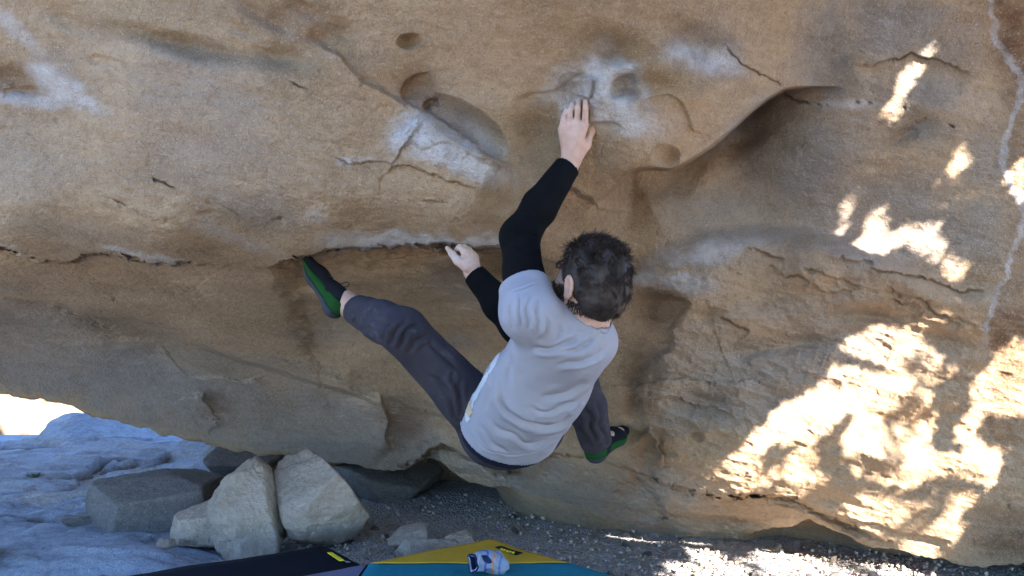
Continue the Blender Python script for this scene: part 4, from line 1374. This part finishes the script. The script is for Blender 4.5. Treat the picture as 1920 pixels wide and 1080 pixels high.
# pale print running up the left flank
def on_mesh_patch(v, f, poly, off):
    n = vnormals(v, f)
    px = 960 + v[:, 0] / v[:, 1] * FPX
    py = 540 - (v[:, 2] - CAM_Z) / v[:, 1] * FPX
    ok = inpoly(px + 2 * noise3(v * 60, 431), py + 2 * noise3(v * 60, 433), poly) & (n[:, 1] < 0.3)
    ff = f[ok[f].all(1)]
    u, inv = np.unique(ff, return_inverse=True)
    return v[u] + n[u] * off, inv.reshape(-1, 4)
WHITEP = fabric('white_print', (0.46, 0.46, 0.46), (0.55, 0.55, 0.55), 900, 0.1)
pv, pf = on_mesh_patch(v, f, [(946, 640), (940, 646), (918, 688), (897, 724), (878, 748), (870, 775), (874, 796), (881, 786), (893, 750), (913, 715), (934, 678)], 0.0015)
if len(pf):
    child('print', pv, pf, WHITEP, tee, label='white print along the flank')
GOLDP = fabric('gold_print', (0.45, 0.30, 0.16), (0.55, 0.42, 0.28), 900, 0.1)
pv, pf = on_mesh_patch(v, f, [(872, 752), (888, 748), (884, 762), (892, 774), (880, 784), (872, 772)], 0.003)
if len(pf):
    child('print', pv, pf, GOLDP, tee, label='small brown motif in the white print')

# trousers
PANT = fabric('grey_canvas', (0.036, 0.031, 0.037), (0.060, 0.052, 0.060), 700, 0.3, dust=(0.22, 0.21, 0.23, 0.35))
S = Field((-0.60, 2.55, 0.36), (0.42, 3.62, 1.10), 0.005)
S.cone(SP3 - axis_t * 0.04, SP3 + axis_t * 0.03, 0.140, 0.130, 0.03, wid_t, 0.72, 0.75)
S.cone(LHip, LKn, 0.088, 0.064, 0.03)
LCuff, RCuff = at(667, 580, 3.03), at(1119, 830, 3.41)
S.cone(LKn, LKn + 0.4 * (LCuff - LKn), 0.062, 0.060, 0.03)
S.cone(LKn + 0.4 * (LCuff - LKn), LCuff, 0.060, 0.044, 0.02)
S.cone(LCuff, LCuff, 0.046, 0.046, 0.008)
S.cone(RHip, RKn, 0.088, 0.066, 0.03)
S.cone(RKn, RKn + 0.5 * (RCuff - RKn), 0.064, 0.062, 0.03)
S.cone(RKn + 0.5 * (RCuff - RKn), RCuff, 0.062, 0.052, 0.02)
S.cut(LCuff, unit(LAn - LKn) + [0, 0, 0.15], lo=LCuff - 0.12, hi=LCuff + 0.09)
S.cut(RCuff, unit(RAn - RKn), lo=RCuff - 0.09, hi=RCuff + 0.12)
v, f = S.mesh()
v = relax(v, f, 2)
PF = [
 ([(735, 650), (742, 620), (765, 598)], 0.008, 5), ([(752, 655), (760, 622), (790, 605)], 0.007, 5), ([(765, 668), (780, 640), (808, 630)], 0.006, 5), ([(722, 648), (725, 620), (740, 595)], 0.005, 4),
 ([(690, 600), (720, 610), (745, 612)], 0.004, 5), ([(675, 610), (700, 625), (725, 640)], 0.004, 5), ([(840, 690), (855, 720), (862, 760)], 0.006, 5), ([(865, 700), (858, 735), (870, 780)], 0.006, 4),
 ([(800, 700), (825, 715), (850, 745)], 0.005, 6), ([(840, 740), (852, 775), (875, 800)], 0.006, 4), ([(668, 575), (664, 590), (656, 604)], 0.004, 3), ([(800, 640), (830, 670), (860, 690)], 0.004, 6),
 ([(1098, 760), (1108, 790), (1112, 830)], 0.005, 5), ([(1112, 750), (1122, 790), (1126, 830)], 0.005, 5), ([(1085, 790), (1098, 815), (1108, 840)], 0.004, 4), ([(1122, 800), (1130, 815), (1132, 838)], 0.004, 3)]
v = creases(v, f, [(a, b * 1.7, c) for a, b, c in PF])
v = cloth_noise(v, f, 0.005, 11, 441)
pants = child('trousers', v, f, PANT, person, label='dark grey canvas trousers')
NAVY = fabric('navy_band', (0.010, 0.011, 0.020), (0.018, 0.019, 0.032))
S = Field(SP3 - 0.30, SP3 + 0.30, 0.005)
S.cone(SP3 - axis_t * 0.04, SP3 + axis_t * 0.07, 0.146, 0.142, 0.03, wid_t, 0.76, 0.80)
S.cut(SP3 + axis_t * 0.030, axis_t)
S.cut(SP3 - axis_t * 0.03, -axis_t)
v, f = S.mesh()
child('waistband', relax(v, f, 2), f, NAVY, person, label='dark navy waistband below the shirt hem')
print('clothes', round(time.time() - T0, 1))

# climbing shoes
SH_BLACK = fabric('black_suede', (0.008, 0.008, 0.010), (0.016, 0.016, 0.019), 500, 0.3)
SH_GREEN = fabric('green_suede', (0.009, 0.046, 0.010), (0.015, 0.072, 0.016), 500, 0.3)
SH_SOLE = fabric('sole_rubber', (0.030, 0.034, 0.042), (0.045, 0.050, 0.060), 300, 0.15, 0.7)
SH_ORANGE = fabric('orange_trim', (0.55, 0.13, 0.03), (0.62, 0.17, 0.05), 500, 0.1)
LACE = fabric('lace', (0.035, 0.03, 0.025), (0.06, 0.05, 0.04), 500, 0.1)
def shoe(heel, ball, toe, ankle, up, label):
    """heel, ball, toe lie on the foot's centre line; up points from sole to instep"""
    up = unit(V(up)); d = unit(toe - heel)
    up = unit(up - d * (up @ d)); wd = np.cross(d, up)
    lo = np.minimum(np.minimum(heel, toe), ankle) - 0.09
    hi = np.maximum(np.maximum(heel, toe), ankle) + 0.09
    def shape(g):
        S = Field(lo, hi, 0.0036)
        S.cone(heel, ball, 0.036 + g, 0.041 + g, 0.02, wd, 0.92, 0.72)
        S.cone(ball, toe, 0.041 + g, 0.026 + g, 0.02, wd, 0.72, 0.62)
        S.cone(heel, heel - up * 0.012 - d * 0.004, 0.034 + g, 0.030 + g, 0.015)
        return S
    hs = lambda P: None
    S = shape(0.0)
    S.cone(heel + 0.30 * (ball - heel) + up * 0.006, ankle * 0.55 + (heel + 0.25 * (ball - heel)) * 0.45, 0.036, 0.037, 0.02)
    S.cut(ankle * 0.62 + heel * 0.38 + up * 0.012, unit(ankle - ball) * 0.8 + up * 0.6, lo=ankle - 0.09, hi=ankle + 0.09)
    v, f = S.mesh()
    upper = child('shoe', relax(v, f, 1), f, SH_BLACK, person, label=label)
    base = heel - up * 0.0
    S = shape(0.0045)
    S.cut(base + up * 0.012, up + 0.10 * d)
    S.cut(base - up * 0.021, -(up - 0.02 * d))
    v, f = S.mesh()
    child('rand', relax(v, f, 1), f, SH_GREEN, upper, label='green band round the side')
    S = shape(0.0062)
    S.cut(base - up * 0.0205 - d * 0.0, up - 0.02 * d)
    v, f = S.mesh()
    child('sole', relax(v, f, 1), f, SH_SOLE, upper, label='dark grey rubber sole')
    cand = base + d * 0.085 - up * 0.006
    side = -wd if wd[1] > 0 else wd
    S = Field(cand - 0.06, cand + 0.06, 0.003)
    S.cone(cand + side * 0.036 - d * 0.013, cand + side * 0.037 + d * 0.013, 0.0065, 0.0065, 0.0, side, 1.0, 1.0)
    v, f = S.mesh()
    child('trim', v, f, SH_ORANGE, upper, label='small orange patch')
    k0 = heel + 0.42 * (ball - heel) + up * 0.034
    loop = [k0, k0 + up * 0.012 - d * 0.006, k0 + up * 0.026 - d * 0.012, k0 + up * 0.030 - d * 0.022, k0 + up * 0.020 - d * 0.026, k0 + up * 0.006 - d * 0.012, k0]
    m2 = build_tubes('lace', [(loop, [0.0016, 0.0016])], LACE, 6)
    m2.transform(Matrix.Translation(-Vector(PO)))
    link('lace', m2, upper, label='thin loose bow of lace')
    lz = []
    for q in range(4):
        c0 = heel + (0.45 + 0.13 * q) * (ball - heel) + up * 0.030
        lz.append(([c0 - wd * 0.02 - up * 0.004, c0 + up * 0.003, c0 + wd * 0.02 - up * 0.004], [0.0018, 0.0018]))
    m2 = build_tubes('lacing', lz, LACE, 6)
    m2.transform(Matrix.Translation(-Vector(PO)))
    link('lacing', m2, upper)
    return upper
ty = rock_depth(580, 486) - 0.02
shoe(at(632, 568, 3.065), at(597, 518, 3.11), at(580, 490, min(3.14, ty + 0.05)), LAn, (0.80, -0.08, 0.50), 'climbing shoe toeing the underside of the long lip')
shoe(at(1117, 842, 3.43), at(1150, 818, 3.50), at(1167, 806, 3.558), RAn, (-0.30, -0.35, 0.75), 'climbing shoe smearing low on the right-hand rock')

# hair and beard: a close cap and several thousand tapered locks
HAIR = NT('dark_brown_hair')
HAIR.color(HAIR.ramp(HAIR.noise(HAIR.coords(), 60, 3), [(0.3, (0.014, 0.0085, 0.006)), (0.7, (0.050, 0.030, 0.019))]))
HAIR.b.inputs['Roughness'].default_value = 0.6
HAIR.b.inputs['Specular IOR Level'].default_value = 0.35
S = Field(HEAD - 0.17, HEAD + 0.17, 0.004)
S.ell(hp(-0.016, 0, 0.028), (hf, hl, hu), (0.100, 0.082, 0.093), 0.01)
S.ell(hp(-0.062, 0, -0.028), (hf, hl, hu), (0.054, 0.067, 0.058), 0.03)
S.cut(hp(0.060, 0, 0.03), hf * 0.8 - hu * 0.55)
S.cut(hp(-0.03, 0, -0.064), -hu * 0.9 + hf * 0.35)
v, f = S.mesh()
v = cloth_noise(v, f, 0.007, 30, 451)
# clear the hair round both ears
hair = child('hair', v, f, HAIR.m, person, label='short tousled dark brown hair')
def strands(name, roots, nrm, length, spread, comb, thick, seed):
    r = np.random.default_rng(seed)
    n = len(roots)
    L = length * r.uniform(0.55, 1.25, n)
    d = nrm + spread * r.normal(size=(n, 3)) + comb
    d /= np.linalg.norm(d, axis=1)[:, None]
    bend = comb * 0.5 + 0.15 * r.normal(size=(n, 3))
    side = np.cross(d, r.normal(size=(n, 3)))
    side /= np.linalg.norm(side, axis=1)[:, None]
    s2 = np.cross(d, side)
    vv = []
    for t, w in ((0, 1.0), (0.5, 0.8), (1.0, 0.12)):
        c = roots + d * (L * t)[:, None] + bend * (L * 0.35 * t * t)[:, None]
        for k in range(3):
            a = k * 2.0944
            vv.append(c + thick * w * (math.cos(a) * side + math.sin(a) * s2))
    vv = np.stack(vv, 1).reshape(-1, 3)
    tri = []
    for lev in (0, 3):
        for k in range(3):
            a, b = lev + k, lev + (k + 1) % 3
            tri.append((a, b, b + 3, a + 3))
    tri = np.array(tri)
    ff = (np.arange(n) * 9)[:, None, None] + tri[None]
    return vv, ff.reshape(-1, 4)
nh = vnormals(v, f)
rel = v - HEAD
fwd, lft, upw = rel @ hf, rel @ hl, rel @ hu
ok = np.where((upw > -0.075) & ~((np.abs(lft) > 0.055) & (upw < 0.030) & (upw > -0.06) & (fwd > -0.045)))[0]
r = np.random.default_rng(9)
pick = ok[r.integers(0, len(ok), 10000)]
topness = smooth(-0.02, 0.09, upw[pick])
# locks lie down and back from the whorl, lifting only on top and at the right crown
tang = -hf * 0.6 - hu * 0.9 * (1 - topness)[:, None] + hl * 0.5 * noise3(v[pick] * 22, 461)[:, None] + hf * 0.9 * noise3(v[pick] * 22, 463)[:, None] + hl * 0.7 * noise3(v[pick] * 65, 467)[:, None] + hu * 0.7 * noise3(v[pick] * 65, 469)[:, None]
tang = tang - nh[pick] * (tang * nh[pick]).sum(1)[:, None]
lift = 0.15 + 0.55 * topness * smooth(-0.4, 0.5, noise3(v[pick] * 35, 465))
COMB = tang * 1.6 + nh[pick] * (lift - 0.95)[:, None]
vv, ff = strands('lock', v[pick] - nh[pick] * 0.004, nh[pick], 0.020 + 0.010 * topness, 0.13, COMB, 0.0009, 10)
child('locks', vv, ff, HAIR.m, hair, kind='stuff')
# beard along jaw and chin
nb = vnormals(bv, bf)
rel = bv - HEAD
fwd, lft, upw = rel @ hf, rel @ hl, rel @ hu
jaw = np.where((upw < -0.005 - 0.30 * np.clip(fwd, 0, 0.05)) & (upw > -0.118) & (fwd > 0.012) & (fwd < 0.13) & (np.abs(lft) < 0.085) & ~((upw > -0.045) & (fwd > 0.055) & (np.abs(lft) < 0.04)))[0]
pick = jaw[r.integers(0, len(jaw), 3000)]
vv, ff = strands('beard', bv[pick] - nb[pick] * 0.001, nb[pick], 0.011, 0.5, (-hu * 0.5)[None], 0.0011, 12)
child('beard', vv, ff, HAIR.m, person, kind='stuff', label='short dark beard')
nape = np.where((upw < -0.045) & (upw > -0.074) & (fwd < 0.0) & (np.abs(lft) < 0.075))[0]
pick = nape[r.integers(0, len(nape), 2600)]
vv, ff = strands('nape', bv[pick], nb[pick] * 0.3, 0.008, 0.25, (-hu * 0.9)[None], 0.0006, 13)
child('nape_hair', vv, ff, HAIR.m, hair, kind='stuff')
# eyes and brows
EYE = NT('eye_white'); EYE.color((0.75, 0.73, 0.70)); EYE.b.inputs['Roughness'].default_value = 0.2
IRIS = NT('iris'); IRIS.color((0.05, 0.03, 0.02)); IRIS.b.inputs['Roughness'].default_value = 0.15
sv, sf = ICO[3]
for s in (-1, 1):
    c = hp(0.084, s * 0.031, -0.002)
    e = link('eye', mesh_from('eye', sv * 0.0095 + c - PO, sf, EYE.m), person)
    link('iris', mesh_from('iris', sv * np.array([0.0045, 0.0045, 0.0045]) + c + hf * 0.0062 - PO, sf, IRIS.m), e)
    pick = np.where((np.abs(upw - 0.021) < 0.006) & (np.abs(lft - s * 0.032) < 0.022) & (fwd > 0.06))[0]
    if len(pick):
        pick = pick[r.integers(0, len(pick), 250)]
        vv, ff = strands('brow', bv[pick], nb[pick], 0.007, 0.3, (hl * s * 1.2)[None], 0.0008, 14)
        child('eyebrow', vv, ff, HAIR.m, person, kind='stuff')
print('climber', round(time.time() - T0, 1))
# ------------------------------------------------------------------ crash pads
PAD_NAVY = fabric('navy_ballistic', (0.0035, 0.004, 0.009), (0.007, 0.008, 0.016), 500, 0.2, 0.9, dust=(0.06, 0.055, 0.05, 0.2))
PAD_YELLOW = fabric('yellow_ballistic', (0.55, 0.30, 0.025), (0.62, 0.36, 0.04), 500, 0.2, 0.7, dust=(0.30, 0.26, 0.22, 0.35))
PAD_TEAL = fabric('teal_ballistic', (0.010, 0.16, 0.21), (0.016, 0.20, 0.26), 500, 0.2, 0.7, dust=(0.30, 0.26, 0.22, 0.35))
PAD_GREY = fabric('lilac_ballistic', (0.14, 0.14, 0.22), (0.18, 0.18, 0.27), 500, 0.2, 0.7, dust=(0.30, 0.26, 0.22, 0.35))
TAG_Y = fabric('yellow_print', (0.70, 0.55, 0.03), (0.75, 0.60, 0.05), 500, 0.05)
TAG_K = fabric('black_tag', (0.010, 0.010, 0.012), (0.016, 0.016, 0.018), 500, 0.05)
PADZ = 0.10
def pad(corner, ea, eb, la, lb, mat, **props):
    """mattress with its far corner at `corner`, running la along ea and lb along eb"""
    ea, eb = unit(np.array([*ea, 0.0])), unit(np.array([*eb, 0.0]))
    c = np.array([*corner, 0.0])
    n = 44
    g = np.linspace(0, 1, n)
    bm = bmesh.new()
    bmesh.ops.create_cube(bm, size=1.0)
    bmesh.ops.subdivide_edges(bm, edges=bm.edges[:], cuts=20, use_grid_fill=True)
    bmesh.ops.bevel(bm, geom=[e for e in bm.edges if len(e.link_faces) == 2 and e.calc_face_angle() > 1.0], offset=0.012, segments=3, affect='EDGES')
    co = np.array([v.co[:] for v in bm.verts])
    me = bpy.data.meshes.new('pad')
    bm.to_mesh(me)
    bm.free()
    h = 0.095
    w = c + (co[:, :1] + 0.5) * la * ea + (co[:, 1:2] + 0.5) * lb * eb
    z = 0.004 + (co[:, 2] + 0.5) * h
    z += np.where(co[:, 2] > 0, 0.008 * fbm(w, 4, 3, 505), 0)
    mid = c + 0.5 * la * ea + 0.5 * lb * eb
    out = np.column_stack([w[:, :2], z]) - mid
    # corners sag a little and the edges bulge
    me.vertices.foreach_set('co', out.astype(np.float32).ravel())
    me.polygons.foreach_set('use_smooth', np.ones(len(me.polygons), bool))
    me.materials.append(mat)
    me.update()
    return link('crash_pad', me, loc=mid, category='crash pad', **props), mid
def lid(name, poly, z, mat, parent, mid, n=26, **props):
    """cloth panel lying on a pad: a polygon in plan, gently uneven"""
    poly = np.array(poly, float)
    cen = poly.mean(0)
    v, f = [], []
    k = len(poly)
    edge = []
    for a in range(k):
        for t in np.linspace(0, 1, n, endpoint=False):
            edge.append(poly[a] * (1 - t) + poly[(a + 1) % k] * t)
    edge = np.array(edge)
    m = len(edge)
    R = 8
    for q in range(R, 0, -1):
        v.append(cen + (edge - cen) * q / R)
    v = np.concatenate(v + [cen[None]])
    i = np.arange(R * m).reshape(R, m)
    j = np.roll(i, -1, 1)
    f = np.stack([i[:-1].ravel(), j[:-1].ravel(), j[1:].ravel(), i[1:].ravel()], 1).tolist()
    f += [[int(i[-1, a]), int(j[-1, a]), R * m] for a in range(m)]
    z3 = z + 0.008 * fbm(np.column_stack([v, np.zeros(len(v))]), 4, 3, 505)
    z3[:m] -= 0.0015
    P = np.column_stack([v, z3]) - mid
    me = bpy.data.meshes.new(name)
    me.from_pydata(P.tolist(), [], f)
    me.polygons.foreach_set('use_smooth', np.ones(len(me.polygons), bool))
    me.materials.append(mat)
    me.update()
    o = link(name, me, parent, **props)
    sm = o.modifiers.new('thickness', 'SOLIDIFY')
    sm.thickness = 0.0015
    sm.offset = 0
    return o
def on_pad(px, py, z=PADZ):
    Y = (CAM_Z - z) * FPX / (py - 540.0)
    return np.array([(px - 960) / FPX * Y, Y])
c1 = on_pad(610, 1022)
navy, mid = pad(c1, (-0.838, -0.545), (0.545, -0.838), 1.25, 0.95, PAD_NAVY, label='navy crash pad lying below the pale standing blocks')
for poly in ([(613, 1037), (622, 1036.5), (646, 1051.5), (636, 1052.5)],):
    lid('logo', [on_pad(*p) for p in poly], PADZ + 0.004, TAG_Y, navy, mid, 4, label='yellow logo tag')
for poly in ([(645, 1053), (649, 1052.6), (657, 1055), (651, 1056)],):
    lid('logo', [on_pad(*p) for p in poly], PADZ + 0.004, PAD_GREY, navy, mid, 4)
c2 = on_pad(922, 1011)
yel, mid2 = pad(c2, (-0.776, -0.631), (0.631, -0.776), 1.05, 1.15, PAD_NAVY, label='yellow and teal crash pad with a grey panel and striped bag on it')
ea2, eb2 = np.array([-0.776, -0.631]), np.array([0.631, -0.776])
def pp(a, b):
    return c2 + a * ea2 + b * eb2
# the yellow corner ends on a line straight across the pad
lid('yellow_panel', [pp(0.008, 0.008), pp(0.008, 0.412), pp(0.507, 0.008)], PADZ + 0.003, PAD_YELLOW, yel, mid2, label='mustard yellow corner panel')
lid('teal_panel', [pp(0.008, 0.418), pp(0.008, 0.95), pp(0.62, 0.44), pp(0.70, 0.22), pp(0.513, 0.008)], PADZ + 0.003, PAD_TEAL, yel, mid2, label='teal middle panel')
lid('grey_panel', [pp(0.521, 0.006), pp(0.71, 0.215), pp(0.63, 0.44), pp(0.80, 0.44), pp(0.98, 0.2), pp(0.98, 0.006)], PADZ + 0.003, PAD_GREY, yel, mid2, label='lilac grey panel')
tag_ = lid('logo_tag', [on_pad(*p) for p in [(928, 1028), (940, 1026), (980, 1039), (968, 1043)]], PADZ + 0.0075, TAG_K, yel, mid2, 4, label='black logo tag with yellow lettering')
for k in range(5):
    t0 = 0.14 + 0.135 * k
    a = np.array([934, 1030.0]) + t0 * np.array([40, 11.5])
    p = [a, a + [4.2, 1.1], a + [1.8, 3.6 - (k % 2)], a + [-2.0, 2.7]]
    o = lid('letter', [on_pad(*q) for q in p], PADZ + 0.0105, TAG_Y, yel, mid2, 3)
    o.parent = tag_

# striped chalk bag on its side
bagm = NT('striped_knit')
tc = bagm.n('TexCoord')
sep = bagm.n('SeparateXYZ')
bagm.l(tc.outputs['Object'], sep.inputs[0])
wob = bagm.math('MULTIPLY', bagm.math('SINE', bagm.math('MULTIPLY', sep.outputs[1], 95.0)), 0.07)
x = bagm.math('ADD', bagm.math('MULTIPLY', sep.outputs[0], 7.5), bagm.math('ADD', wob, 0.5))
r_ = bagm.n('ValToRGB')
r_.color_ramp.interpolation = 'CONSTANT'
stops = [(0.0, (0.30, 0.33, 0.40)), (0.16, (0.20, 0.22, 0.28)), (0.30, (0.06, 0.09, 0.24)), (0.36, (0.19, 0.22, 0.28)), (0.50, (0.50, 0.20, 0.08)), (0.55, (0.24, 0.25, 0.29)), (0.68, (0.08, 0.12, 0.30)), (0.73, (0.20, 0.23, 0.29)), (0.9, (0.20, 0.22, 0.27))]
while len(r_.color_ramp.elements) < len(stops):
    r_.color_ramp.elements.new(0.5)
for e, (p, c) in zip(r_.color_ramp.elements, stops):
    e.position = p
    e.color = (*c, 1)
bagm.l(x, r_.inputs[0])
bagm.color(r_.outputs[0])
bagm.bump(bagm.noise(bagm.coords(), 300, 3), 0.3, 0.003)
BAGIN = fabric('bag_lining', (0.012, 0.018, 0.05), (0.02, 0.028, 0.075))
def revolve(prof, seg=36, wob=0.0, seed=0):
    v, f = [], []
    th = np.linspace(0, 2 * math.pi, seg, endpoint=False)
    for (x, r) in prof:
        v.append(np.stack([np.full(seg, x), r * np.cos(th), r * np.sin(th)], 1))
    v = np.concatenate(v)
    m = len(prof)
    i = np.arange(m * seg).reshape(m, seg)
    j = np.roll(i, -1, 1)
    f = np.stack([i[:-1].ravel(), i[1:].ravel(), j[1:].ravel(), j[:-1].ravel()], 1)
    return v, f
RB = 0.038
prof = [(-0.056, RB - 0.006), (-0.060, RB - 0.003), (-0.060, RB), (-0.056, RB + 0.002)] + [(q, RB + 0.0025 * math.sin(q * 60)) for q in np.linspace(-0.05, 0.045, 14)] + [(0.054, RB - 0.004), (0.060, RB - 0.012), (0.063, 0.015), (0.063, 0.002)]
bvv, bff = revolve(prof)
bvv += 0.020 * np.stack([fbm(bvv, 18, 3, 511), fbm(bvv, 18, 3, 513), fbm(bvv, 18, 3, 515)], 1)
bvv[:, 2] *= 0.88
pb = on_pad(914, 1080, PADZ)
bag = link('chalk_bag', mesh_from('chalk_bag', bvv, bff, bagm.m), loc=(pb[0], pb[1] + 0.005, PADZ + RB + 0.004), category='chalk bag', label='small striped cloth chalk bag lying on its side on the teal panel')
bag.rotation_euler = (0, math.radians(8), math.radians(28))
lv_, lf_ = revolve([(-0.0575, RB - 0.002), (-0.045, RB - 0.005), (0.0, RB - 0.006), (0.045, RB - 0.008), (0.050, 0.002)])
lv_ += 0.020 * np.stack([fbm(lv_, 18, 3, 511), fbm(lv_, 18, 3, 513), fbm(lv_, 18, 3, 515)], 1)
lv_[:, 2] *= 0.88
link('lining', mesh_from('lining', lv_, lf_, BAGIN), bag, label='dark blue inside of the bag')
rim = [(-0.058, (RB + 0.001) * math.cos(a), (RB + 0.001) * math.sin(a)) for a in np.linspace(0, 2 * math.pi, 17)]
rim = np.array(rim)
rim += 0.020 * np.stack([fbm(rim, 18, 3, 511), fbm(rim, 18, 3, 513), fbm(rim, 18, 3, 515)], 1)
rim[:, 2] *= 0.88
link('rim', build_tubes('rim', [(rim, [0.003, 0.003])], BAGIN, 8), bag)

# dark bag cut off by the corner of the frame
S = Field((-2.5, 3.0, -0.1), (-1.55, 3.9, 0.4), 0.012)
S.cone((-2.25, 3.50, 0.09), (-1.93, 3.60, 0.085), 0.115, 0.10, 0.02)
v, f = S.mesh()
v = cloth_noise(v, f, 0.012, 9, 521)
bo = np.array([-2.05, 3.5, 0.0])
rk = link('bag', mesh_from('bag', v - bo, f, TAG_K), loc=bo, category='bag', label='black bag just showing at the bottom left corner')
me = build_tubes('strap', [([(-2.2, 3.42, 0.19), (-2.12, 3.40, 0.26), (-2.02, 3.43, 0.25), (-1.96, 3.47, 0.17)], [0.008, 0.008])], TAG_K, 8)
me.transform(Matrix.Translation(-Vector(bo)))
link('strap', me, rk)

# ------------------------------------------------------------------ small plants on and behind the slab
PLANT = NT('sage_leaf')
PLANT.color(PLANT.ramp(PLANT.noise(PLANT.coords(), 20, 2), [(0.3, (0.10, 0.13, 0.08)), (0.7, (0.17, 0.21, 0.13))]))
def plant(name, loc, h, w, n, seed, label):
    r = np.random.default_rng(seed)
    vv, ff = [], []
    for k in range(n):
        a = r.uniform(0, 6.283)
        rad = w * math.sqrt(r.random())
        base = np.array([rad * 0.4 * math.cos(a), rad * 0.4 * math.sin(a), 0])
        tip = np.array([rad * math.cos(a), rad * math.sin(a), h * r.uniform(0.4, 1.0)])
        d = unit(tip - base)
        s = unit(np.cross(d, r.normal(size=3)))
        m = base + (tip - base) * 0.6 + np.array([0, 0, h * 0.1])
        wd = h * 0.09
        o = len(vv)
        vv += [base, m + s * wd, tip, m - s * wd]
        ff.append((o, o + 1, o + 2, o + 3))
    return link(name, mesh_from(name, np.array(vv), np.array(ff), PLANT.m, smooth_shade=False), loc=loc, category='plant', label=label)
x, y = slab_px(62, 893)
plant('small_plant', (x, y, 0.02), 0.035, 0.04, 60, 1, 'tiny green plant alone in a crack of the blue-grey slab')
# dry leaves and straw fallen on the gravel
r = np.random.default_rng(88)
vv, ff = [], []
for k in range(420):
    px, py = r.uniform(640, 1920), r.uniform(945, 1085)
    if py < np.interp(px, BOTTOM[:, 0], BOTTOM[:, 1]) + 4:
        continue
    x, y = ground_at(px, py)
    a = r.uniform(0, 6.28)
    l, w = (r.uniform(0.006, 0.012), r.uniform(0.004, 0.007)) if r.random() < 0.6 else (r.uniform(0.015, 0.05), 0.0014)
    d = np.array([math.cos(a), math.sin(a), r.uniform(-0.1, 0.25)]); s_ = np.array([-math.sin(a), math.cos(a), r.uniform(-0.3, 0.3)])
    c = np.array([x, y, float(gz(x, y)) + 0.012])
    o = len(vv)
    vv += [c - d * l, c + s_ * w + [0, 0, 0.002], c + d * l, c - s_ * w]
    ff.append((o, o + 1, o + 2, o + 3))
LIT_M = NT('dry_leaf')
LIT_M.color(LIT_M.ramp(LIT_M.noise(LIT_M.coords(), 40, 2), [(0.3, (0.16, 0.10, 0.05)), (0.7, (0.42, 0.33, 0.2))]))
link('leaf_litter', mesh_from('leaf_litter', np.array(vv), np.array(ff), LIT_M.m, smooth_shade=False), kind='stuff', category='leaf litter', label='dry leaves and straw scattered over the gravel')
print('all', round(time.time() - T0, 1))
